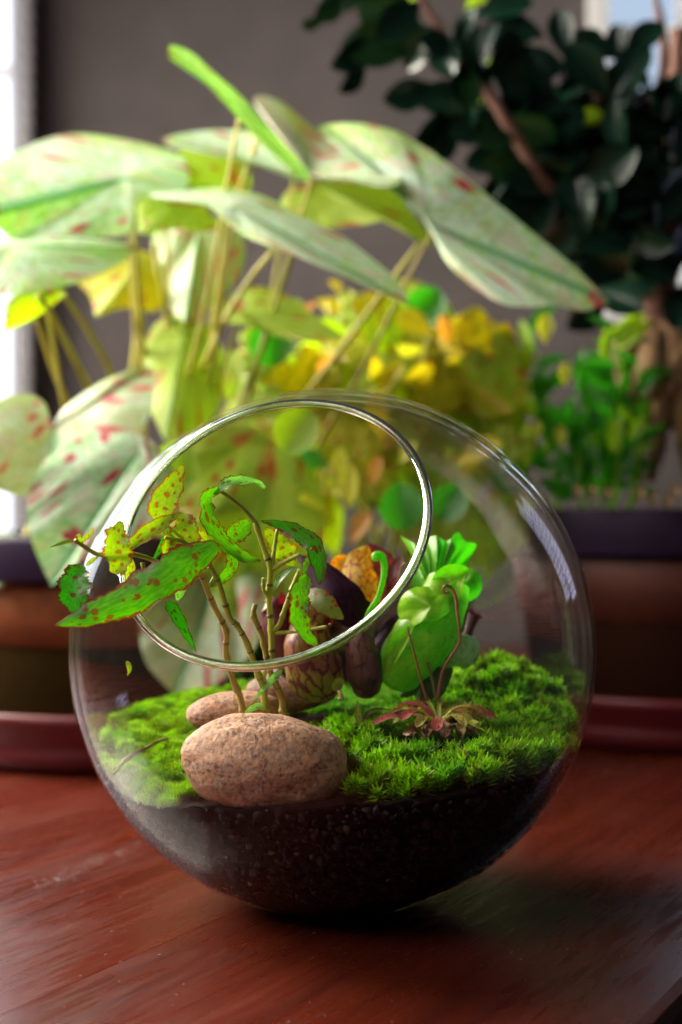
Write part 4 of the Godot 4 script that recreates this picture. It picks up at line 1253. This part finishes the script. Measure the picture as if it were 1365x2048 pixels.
# ---------------------------------------------------------------- plants behind
func build_caladium() -> void:
	var pot_at := Vector3(-0.14, 0.125, -0.385)
	var o := thing("caladium_plant", "tall caladium with pale green leaves blotched pink in the left pot", "plant", pot_at)
	# material, stalk point, outline from the tip round (photograph pixels and depth), crumple
	var lv := [
		["pale_leaf", [250, 358, -.31], [[-34, 425, -.23], [30, 478, -.235], [115, 470, -.24], [200, 474, -.25], [262, 463, -.26], [278, 402, -.29], [325, 397, -.3], [372, 376, -.32], [368, 318, -.35], [300, 290, -.37], [200, 271, -.38], [125, 270, -.37], [50, 295, -.34], [-30, 345, -.28]], .0015],
		["pale_leaf", [22, 490, -.25], [[277, 492, -.29], [200, 478, -.3], [100, 472, -.29], [0, 476, -.27], [-45, 510, -.23], [-45, 590, -.19], [0, 590, -.19], [70, 583, -.2], [140, 570, -.22], [200, 546, -.24], [250, 520, -.27]], .001],
		["lime_leaf", [88, 582, -.25], [[6, 664, -.22], [60, 641, -.24], [108, 610, -.25], [128, 580, -.26], [70, 578, -.25], [20, 600, -.23]], .001],
		["pale_leaf", [482, 215, -.255], [[336, 101, -.235], [345, 90, -.24], [385, 106, -.245], [430, 146, -.25], [480, 190, -.255], [532, 250, -.26], [590, 312, -.27], [620, 354, -.275], [604, 357, -.26], [560, 322, -.25], [510, 272, -.245], [450, 206, -.24], [400, 157, -.235], [358, 130, -.23], [341, 117, -.23]], .0003],
		["pale_leaf", [590, 346, -.31], [[322, 276, -.33], [370, 266, -.36], [440, 260, -.37], [520, 268, -.36], [584, 312, -.34], [608, 358, -.31], [560, 347, -.3], [500, 322, -.3], [440, 302, -.31], [385, 300, -.32], [340, 292, -.325]], .0012],
		["pink_leaf", [624, 352, -.30], [[800, 366, -.26], [760, 374, -.255], [690, 358, -.26], [632, 352, -.29], [590, 312, -.32], [540, 250, -.34], [508, 196, -.35], [556, 200, -.36], [600, 234, -.36], [650, 274, -.35], [720, 300, -.33], [790, 344, -.29]], .0012],
		["lime_leaf", [628, 366, -.33], [[868, 495, -.28], [850, 456, -.31], [812, 410, -.34], [790, 372, -.36], [720, 366, -.36], [640, 360, -.35], [570, 386, -.34], [566, 440, -.32], [640, 456, -.31], [720, 450, -.3], [780, 442, -.29], [832, 476, -.28]], .0012],
		["pale_leaf", [868, 452, -.26], [[1220, 601, -.225], [1150, 535, -.25], [1060, 460, -.265], [980, 395, -.275], [900, 330, -.285], [835, 286, -.295], [790, 262, -.3], [720, 247, -.31], [650, 250, -.32], [640, 264, -.31], [700, 292, -.3], [760, 330, -.29], [800, 372, -.28], [850, 442, -.265], [872, 482, -.255], [892, 522, -.24], [932, 562, -.225], [1000, 606, -.21], [1060, 614, -.208], [1110, 611, -.21], [1170, 622, -.215]], .0008],
		["pale_leaf", [470, 414, -.25], [[824, 610, -.20], [792, 560, -.22], [742, 515, -.235], [680, 470, -.25], [600, 430, -.265], [520, 390, -.275], [440, 375, -.28], [380, 380, -.28], [300, 388, -.28], [350, 402, -.27], [410, 408, -.255], [440, 432, -.24], [490, 472, -.225], [560, 500, -.21], [640, 532, -.2], [720, 566, -.195], [782, 592, -.195]], .001],
		["lime_leaf", [330, 402, -.33], [[300, 468, -.31], [275, 460, -.32], [270, 400, -.34], [340, 392, -.35], [400, 402, -.34], [424, 430, -.33], [452, 452, -.32], [400, 464, -.31], [350, 458, -.31]], .001],
		["lime_leaf", [470, 380, -.35], [[340, 370, -.35], [350, 312, -.36], [400, 290, -.37], [450, 304, -.37], [500, 345, -.36], [490, 392, -.34], [420, 384, -.34]], .0012],
		["pink_leaf", [398, 458, -.37], [[368, 642, -.33], [330, 600, -.35], [312, 540, -.36], [305, 480, -.37], [332, 452, -.38], [400, 448, -.38], [462, 454, -.38], [490, 490, -.37], [480, 550, -.36], [442, 600, -.35], [402, 632, -.34]], .0015],
		["gold_leaf", [290, 512, -.37], [[192, 632, -.33], [180, 592, -.35], [152, 560, -.36], [148, 538, -.37], [200, 520, -.38], [260, 498, -.38], [322, 520, -.38], [334, 580, -.36], [312, 622, -.35], [250, 616, -.34]], .0015],
		["lime_leaf", [372, 642, -.35], [[330, 880, -.28], [295, 800, -.31], [290, 700, -.34], [310, 650, -.36], [350, 628, -.37], [402, 642, -.37], [442, 690, -.36], [448, 760, -.34], [432, 830, -.31], [380, 866, -.29]], .0015],
		["lime_leaf", [482, 622, -.33], [[694, 674, -.28], [642, 640, -.31], [592, 602, -.33], [545, 578, -.34], [498, 574, -.35], [450, 600, -.35], [438, 640, -.33], [500, 652, -.3], [560, 674, -.29], [630, 684, -.28]], .0015],
		["pink_leaf", [106, 862, -.245], [[110, 1000, -.22], [40, 992, -.215], [-30, 960, -.21], [-42, 870, -.22], [-10, 806, -.24], [50, 788, -.255], [90, 806, -.255], [105, 850, -.25], [130, 815, -.26], [200, 766, -.275], [260, 742, -.28], [306, 738, -.285], [310, 772, -.27], [290, 850, -.245], [220, 940, -.225]], .001],
		["spotted_leaf", [278, 905, -.215], [[103, 1170, -.185], [70, 1100, -.19], [55, 1040, -.195], [58, 985, -.2], [85, 930, -.21], [130, 890, -.22], [200, 868, -.225], [272, 868, -.225], [312, 890, -.22], [352, 950, -.21], [342, 1010, -.2], [300, 1062, -.19], [220, 1102, -.185], [150, 1132, -.183]], .0012],
		["pink_leaf", [440, 1130, -.27], [[350, 1390, -.23], [290, 1320, -.23], [280, 1220, -.24], [310, 1150, -.26], [380, 1110, -.28], [450, 1100, -.28], [520, 1140, -.27], [540, 1220, -.25], [500, 1310, -.24], [430, 1370, -.23]], .0015],
		["lime_leaf", [540, 960, -.30], [[470, 1240, -.25], [410, 1160, -.26], [385, 1060, -.27], [410, 970, -.29], [470, 910, -.31], [550, 890, -.32], [630, 950, -.31], [650, 1060, -.29], [600, 1170, -.27], [540, 1220, -.26]], .0015],
		["lime_leaf", [470, 890, -.32], [[330, 1010, -.28], [330, 930, -.3], [370, 880, -.32], [440, 850, -.34], [520, 860, -.34], [560, 920, -.32], [500, 990, -.3], [420, 1020, -.28]], .0015],
		["gold_leaf", [700, 690, -.41], [[862, 742, -.38], [880, 690, -.4], [850, 640, -.42], [760, 625, -.43], [700, 648, -.43], [640, 690, -.42], [690, 722, -.39], [780, 748, -.38]], .002],
		["gold_leaf", [870, 710, -.42], [[1066, 772, -.39], [1030, 700, -.41], [985, 650, -.43], [920, 640, -.44], [852, 668, -.44], [828, 740, -.42], [880, 800, -.4], [970, 834, -.38], [1036, 816, -.38]], .002],
		["gold_leaf", [620, 770, -.43], [[560, 880, -.4], [530, 820, -.41], [540, 760, -.43], [600, 730, -.44], [680, 750, -.43], [690, 820, -.41], [630, 870, -.4]], .002],
		["lime_leaf", [800, 570, -.45], [[920, 650, -.42], [890, 600, -.44], [840, 565, -.46], [780, 560, -.46], [760, 600, -.45], [800, 640, -.43], [860, 660, -.42]], .002],
		["gold_leaf", [520, 720, -.45], [[500, 840, -.42], [460, 790, -.43], [450, 730, -.45], [500, 690, -.46], [560, 700, -.45], [570, 770, -.43], [540, 820, -.42]], .002],
		["pale_leaf", [30, 1110, -.30], [[-60, 1180, -.28], [-60, 1110, -.3], [-10, 1070, -.31], [40, 1075, -.31], [50, 1120, -.29], [10, 1170, -.28]], .001],
	]
	var k := 0.0
	for l in lv:
		k += 1.7
		var a := P(l[1][0], l[1][1], l[1][2])
		var leaf := part("leaf", outlined(l[1], l[2], {"crumple": l[3], "seed": k, "dome": 0.003}), M[l[0]], o)
		# its stalk down to the pot
		var root := pot_at + Vector3(clampf((a.x - pot_at.x) * 0.45, -0.08, 0.08) + rng.randf_range(-0.02, 0.02), 0, rng.randf_range(-0.04, 0.04))
		var m := a.lerp(root, 0.5) + Vector3((a.x - root.x) * 0.12, 0.02, (a.z - root.z) * 0.15)
		part("leaf_stalk", tube([root, root.lerp(m, 0.55) + Vector3(0, 0.008, 0), m, a.lerp(m, 0.4), a - Vector3(0, 0.0015, 0)], [0.0018, 0.0016, 0.0014, 0.0012, 0.0010], {"n": 24, "m": 8}), M.petiole if fmod(k, 2.0) < 1.2 else M.petiole_dark, leaf)
	# the stalks that show clearest
	for q in [[[268, 400, -.29], [272, 500, -.30], [280, 620, -.32], [292, 760, -.35]], [[78, 590, -.23], [110, 640, -.25], [150, 720, -.28], [190, 800, -.31]], [[128, 590, -.25], [170, 650, -.27], [210, 720, -.29], [235, 780, -.32]], [[548, 500, -.27], [500, 560, -.29], [440, 660, -.31], [385, 790, -.34]], [[455, 430, -.30], [445, 520, -.31], [435, 600, -.32], [420, 760, -.35]], [[310, 490, -.33], [322, 560, -.34], [335, 640, -.35], [345, 760, -.36]], [[845, 480, -.30], [770, 580, -.32], [690, 690, -.35], [560, 860, -.38]], [[520, 265, -.33], [498, 330, -.33], [478, 400, -.34], [470, 460, -.34]]]:
		part("leaf_stalk", tube(PS(q), [0.0016, 0.0019, 0.0023], {"n": 24, "m": 8}), M.petiole, o)

func flat_leaf(kind: int) -> ArrayMesh:
	# one unit long along +y, facing +z; 0 round, 1 egg-shaped towards its end, 2 lance
	var v := PackedVector3Array()
	var uv := PackedVector2Array()
	for i in 17:
		var t := i / 16.0
		var e: float = [1.0, 1.5, 0.8][kind]
		var f: float = pow(maxf(sin(PI * pow(t, e)), 0.0), [0.5, 0.75, 0.9][kind]) * [0.46, 0.27, 0.2][kind]
		for j in 9:
			var s := j / 4.0 - 1.0
			v.append(Vector3(s * f, t, 0.35 * s * s * f - 0.22 * t * t + 0.1 * t - 0.04 * exp(-s * s * 40.0) * f))
			uv.append(Vector2(j / 8.0, t))
	return grid(v, uv, 17, 9)

# a copy of a leaf mesh: base point, direction on the picture in degrees (0 = right, 90 = up), length in photograph pixels, tilt of its face
func put_leaf(o: Node3D, m: Mesh, mt: Material, at: Vector3, deg: float, away: float, ln: float, face: float) -> void:
	var a := deg_to_rad(deg)
	var up := Vector3(cos(a) * cos(away), sin(a) * cos(away), sin(away)).normalized()
	var side := up.cross(Vector3(0, 0, 1)).normalized()
	var nor := side.cross(up)
	var s := (side * cos(face) + nor * sin(face)).normalized()
	var p := part("leaf", m, mt, o)
	p.transform = Transform3D(Basis(s, up, s.cross(up)).scaled(Vector3.ONE * ln), at - o.position)

func build_yellow_plant() -> void:
	var base := Vector3(0.03, 0.0, -0.43)
	var pm := mat(lin(0.05, 0.035, 0.03), 0.6)
	var po := thing("nursery_pot", "dark plastic nursery pot standing behind the glass globe", "pot", base)
	part("pot_body", lathe(base, [Vector2(0, 0.001), Vector2(0.048, 0.001), Vector2(0.06, 0.09), Vector2(0.064, 0.092), Vector2(0.064, 0.1), Vector2(0.06, 0.1), Vector2(0.058, 0.088), Vector2(0, 0.086)]), pm, po)
	var o := thing("yellow_leaved_plant", "bushy plant of small yellow orange and green leaves behind the globe", "plant", base + Vector3(0, 0.09, 0))
	var round_ := flat_leaf(0)
	var egg := flat_leaf(1)
	var lance := flat_leaf(2)
	var r := RandomNumberGenerator.new()
	r.seed = 5
	for i in 9:
		var x := 600.0 + i * 42.0 + r.randf_range(-20, 20)
		var top := P(x, r.randf_range(590, 780), -.41 + r.randf_range(-0.03, 0.03))
		var rt := o.position + Vector3(r.randf_range(-0.03, 0.03), -0.005, r.randf_range(-0.03, 0.03))
		part("stem", tube([rt, rt.lerp(top, 0.5) + Vector3(r.randf_range(-.01, .01), .01, 0), top], [0.0022, 0.0018, 0.0012], {"n": 16, "m": 7}), M.petiole, o)
	var put := func(x: float, y: float, z: float, ln: float, mt: String, kind: Mesh) -> void:
		put_leaf(o, kind, M[mt], P(x, y, z), r.randf_range(-60, 240), r.randf_range(-0.7, 0.9), S(ln, z), r.randf_range(-1.25, 1.25))
	for i in 105:
		var x := r.randf_range(590, 920)
		var y := r.randf_range(640, 1000)
		var k := r.randf()
		put.call(x, y, r.randf_range(-.46, -.36), r.randf_range(40, 95), "yellow_small" if k < 0.42 else ("orange_small" if k < 0.5 else ("lemon_small" if k < 0.66 else "green_small")), lance if r.randf() < 0.4 else egg)
	for i in 26:
		put.call(r.randf_range(860, 1040), r.randf_range(840, 1040), r.randf_range(-.44, -.38), r.randf_range(40, 70), "yellow_small" if r.randf() < 0.45 else "green_small", egg)
	# broad lime and gold leaves that fill the bush
	for i in 95:
		var x := r.randf_range(480, 1030)
		var lo := 610.0 if x < 800 else 660.0
		var a := P(x, r.randf_range(lo, 1080.0), r.randf_range(-.47, -.37))
		var d := r.randf_range(-2.6, -0.5)
		var ln := S(r.randf_range(60, 110), -.42)
		var ax := Vector3(cos(d), sin(d), r.randf_range(-0.2, 0.6)).normalized() * ln
		var sd := ax.cross(Vector3(r.randf_range(-0.5, 0.5), r.randf_range(0.1, 0.7), 1)).normalized() * ln * r.randf_range(0.6, 0.8)
		part("leaf", heart(a, ax, sd, 0.15, 0.08, 0.03, i * 1.3), M.lime_leaf if r.randf() < 0.7 else M.gold_leaf, o)
	# curled yellow tops against the wall
	for q in [[630, 600, 60, "yellow_small"], [600, 640, 50, "orange_small"], [680, 590, 46, "yellow_small"], [560, 660, 40, "orange_small"], [760, 690, 60, "yellow_small"], [720, 600, 50, "green_small"], [610, 720, 60, "yellow_small"], [660, 740, 60, "yellow_small"], [580, 780, 60, "yellow_small"]]:
		put.call(q[0], q[1], -.42, q[2], q[3], egg)
	# larger dark green round leaves
	for q in [[345, 985, -.25, 105, 80, 1], [570, 905, -.29, 100, 60, 1], [810, 1062, -.26, 98, 95, 0], [880, 1040, -.27, 80, 60, 0], [545, 735, -.36, 100, 90, 0], [830, 655, -.4, 90, 60, 0], [990, 980, -.4, 80, 40, 0], [640, 960, -.34, 70, 120, 0]]:
		put_leaf(o, round_, M.green_small if q[5] == 1 else M.deep_small, P(q[0], q[1] , q[2]), q[4], 0.1, S(q[3], q[2]), 0.2)
	for q in [[690, 960, -.3, 60, 100, "lemon_small"], [745, 975, -.3, 60, 80, "orange_small"], [700, 1020, -.3, 80, 90, "lemon_small"], [800, 930, -.3, 50, 60, "lemon_small"], [765, 880, -.33, 90, 100, "yellow_small"], [660, 1040, -.3, 70, 140, "lemon_small"], [700, 1090, -.3, 70, 60, "orange_small"], [910, 930, -.33, 90, 30, "yellow_small"], [640, 1000, -.32, 60, 90, "lemon_small"]]:
		put_leaf(o, egg, M[q[5]], P(q[0], q[1], q[2]), q[4], 0.5, S(q[3] * 1.2, q[2]), 0.7)

func build_shrub() -> void:
	var base := Vector3(0.235, 0.14, -0.45)
	var o := thing("dark_shrub", "dark glossy leaved shrub with thick knotted roots in the right pot", "plant", base)
	var egg := flat_leaf(1)
	var r := RandomNumberGenerator.new()
	r.seed = 21
	# roots and trunk
	var tr := part("trunk", tube(PS([[1330, 860, -.46], [1318, 760, -.46], [1308, 680, -.46], [1320, 560, -.47], [1335, 420, -.48], [1350, 250, -.48], [1360, 60, -.48]]), [0.026, 0.024, 0.02, 0.014, 0.012, 0.009, 0.006], {"n": 60, "m": 16, "lump": .4}), M.bark, o)
	for q in [[[1292, 680, -.43], [1268, 710, -.42], [1258, 760, -.42], [1240, 860, -.42], [1225, 960, -.42]], [[1310, 680, -.42], [1300, 740, -.4], [1325, 800, -.4], [1318, 880, -.41], [1300, 960, -.42]], [[1340, 690, -.42], [1348, 740, -.4], [1338, 800, -.4], [1330, 860, -.41]], [[1280, 690, -.43], [1262, 700, -.41], [1255, 730, -.41], [1275, 790, -.41], [1262, 850, -.42], [1280, 960, -.43]], [[1360, 690, -.42], [1375, 760, -.4], [1370, 850, -.4], [1380, 960, -.42]]]:
		part("root", tube(PS(q), [0.013, 0.012, 0.009, 0.006, 0.004], {"n": 36, "m": 10, "lump": .5}), M.root, tr)
	part("root_crown", ellipsoid(P(1318, 690, -.44), Basis(), Vector3(0.03, 0.014, 0.024), 1.0, .4, 5.0), M.root, tr)
	# branches
	var br := [
		[[[1300, 560, -.46], [1190, 480, -.42], [1100, 380, -.385], [1030, 270, -.372], [960, 160, -.37], [900, 90, -.37], [830, -20, -.38]], .0055],
		[[[1330, 480, -.48], [1250, 360, -.46], [1205, 250, -.44], [1190, 130, -.43]], .005],
		[[[1340, 400, -.48], [1300, 260, -.46], [1330, 120, -.42], [1310, -20, -.42]], .005],
		[[[1310, 600, -.46], [1230, 560, -.45], [1150, 500, -.45]], .004],
		[[[1335, 500, -.48], [1350, 400, -.44], [1380, 330, -.42]], .004],
	]
	for b in br: part("branch", tube(PS(b[0]), [b[1], b[1] * 0.9, b[1] * 0.7, b[1] * 0.45], {"n": 40, "m": 9, "lump": .3}), M.bark, o)
	# leaves one can tell apart: base, direction, length, face
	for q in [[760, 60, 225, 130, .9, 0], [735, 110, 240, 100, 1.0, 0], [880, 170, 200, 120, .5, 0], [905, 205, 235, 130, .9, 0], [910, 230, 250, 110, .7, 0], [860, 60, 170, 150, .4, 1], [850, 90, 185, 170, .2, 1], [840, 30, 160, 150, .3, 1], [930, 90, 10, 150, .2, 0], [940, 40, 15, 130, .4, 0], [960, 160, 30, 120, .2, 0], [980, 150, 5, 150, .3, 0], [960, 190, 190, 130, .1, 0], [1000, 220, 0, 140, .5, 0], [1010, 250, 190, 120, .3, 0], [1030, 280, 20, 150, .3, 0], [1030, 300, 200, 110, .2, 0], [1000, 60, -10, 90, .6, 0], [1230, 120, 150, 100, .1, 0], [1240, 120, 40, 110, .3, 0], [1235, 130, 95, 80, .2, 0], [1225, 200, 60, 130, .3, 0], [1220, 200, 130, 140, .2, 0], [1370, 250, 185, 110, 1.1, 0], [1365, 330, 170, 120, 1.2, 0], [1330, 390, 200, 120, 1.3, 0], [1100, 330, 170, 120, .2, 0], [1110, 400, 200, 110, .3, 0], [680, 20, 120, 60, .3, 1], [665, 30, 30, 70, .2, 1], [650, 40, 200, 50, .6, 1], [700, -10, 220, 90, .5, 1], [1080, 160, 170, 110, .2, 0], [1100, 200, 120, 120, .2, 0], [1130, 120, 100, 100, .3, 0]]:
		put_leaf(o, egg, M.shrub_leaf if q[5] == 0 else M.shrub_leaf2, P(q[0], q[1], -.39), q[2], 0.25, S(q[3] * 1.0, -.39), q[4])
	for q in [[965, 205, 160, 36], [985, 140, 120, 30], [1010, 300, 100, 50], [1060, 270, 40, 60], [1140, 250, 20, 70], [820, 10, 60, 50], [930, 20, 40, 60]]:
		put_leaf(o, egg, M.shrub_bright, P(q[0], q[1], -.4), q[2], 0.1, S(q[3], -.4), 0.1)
	for i in 34:
		var t := r.randf()
		var p := along(PS(br[0][0]), t)
		put_leaf(o, egg, M.shrub_leaf if r.randf() < 0.8 else M.shrub_leaf2, p, r.randf_range(0, 360), r.randf_range(-0.5, 0.7), r.randf_range(0.03, 0.045), r.randf_range(-1.2, 1.2))
	for i in 220:
		var x := r.randf_range(1030, 1400)
		var lo := 620.0 if x > 1190 else lerpf(330.0, 600.0, (x - 1030) / 160.0)
		var y := r.randf_range(190, lo)
		put_leaf(o, egg, M.shrub_leaf, P(x, y, r.randf_range(-.52, -.38)), r.randf_range(0, 360), r.randf_range(-0.5, 0.8), r.randf_range(0.034, 0.050), r.randf_range(-1.2, 1.2))
	# small bright plants at the foot
	var f := thing("small_fern", "low feathery green plant with yellow leaves at the foot of the shrub", "plant", Vector3(0.17, 0.14, -0.42))
	var lance := flat_leaf(2)
	for i in 12:
		var x := r.randf_range(1030, 1300)
		var top := P(x, r.randf_range(660, 860), r.randf_range(-.44, -.38))
		var foot := Vector3(lerpf(top.x, f.position.x, 0.4), f.position.y - 0.004, top.z)
		part("frond_stem", tube([foot, foot.lerp(top, 0.6) + Vector3(0.006, 0, 0), top], [0.0014, 0.001, 0.0008], {"n": 14, "m": 6}), M.green_small, f)
		for k in 9:
			var p := foot.lerp(top, 0.3 + 0.7 * k / 8.0)
			put_leaf(f, lance, M.deep_small if r.randf() < 0.92 else M.green_small, p, r.randf_range(0, 180), r.randf_range(-0.3, 0.5), r.randf_range(0.016, 0.03), r.randf_range(-0.8, 0.8))
	for q in [[1090, 690, 62], [1130, 775, 50], [1075, 880, 40], [1040, 930, 60], [1000, 905, 50], [1120, 900, 50]]:
		put_leaf(f, egg, M.lemon_small, P(q[0], q[1], -.38), 90, 0.2, S(q[2], -.38), 0.2)
	for q in [[1230, 905, 70], [1260, 880, 60], [1210, 720, 70], [1215, 690, 60]]:
		put_leaf(f, lance, M.green_small, P(q[0], q[1], -.36), r.randf_range(30, 90), 0.2, S(q[2], -.36), 0.2)
	# dry scraps on the rim of the right pot
	var at := 0
	for q in [[1180, 985], [1210, 990], [1275, 990], [1300, 1000], [1330, 1005], [1345, 985], [1150, 985]]:
		var g := part("dry_leaf_scrap", blade(PS([[q[0], q[1] + 14, -.325], [q[0] + 8, q[1], -.325], [q[0] + 4, q[1] - 10, -.33], [q[0] + 14, q[1] - 16, -.33]]), S(9, -.33), S(7, -.33), {"cup": .6, "wave": .6, "n": 14, "m": 7}), M.dead)
		tag(g, "curled dry brown leaf scrap on the right pot's purple rim, " + ["second", "third", "fourth", "fifth", "sixth", "last", "first"][at] + " from the left", "leaf scrap", "dry leaf scraps on the right pot rim")
		at += 1
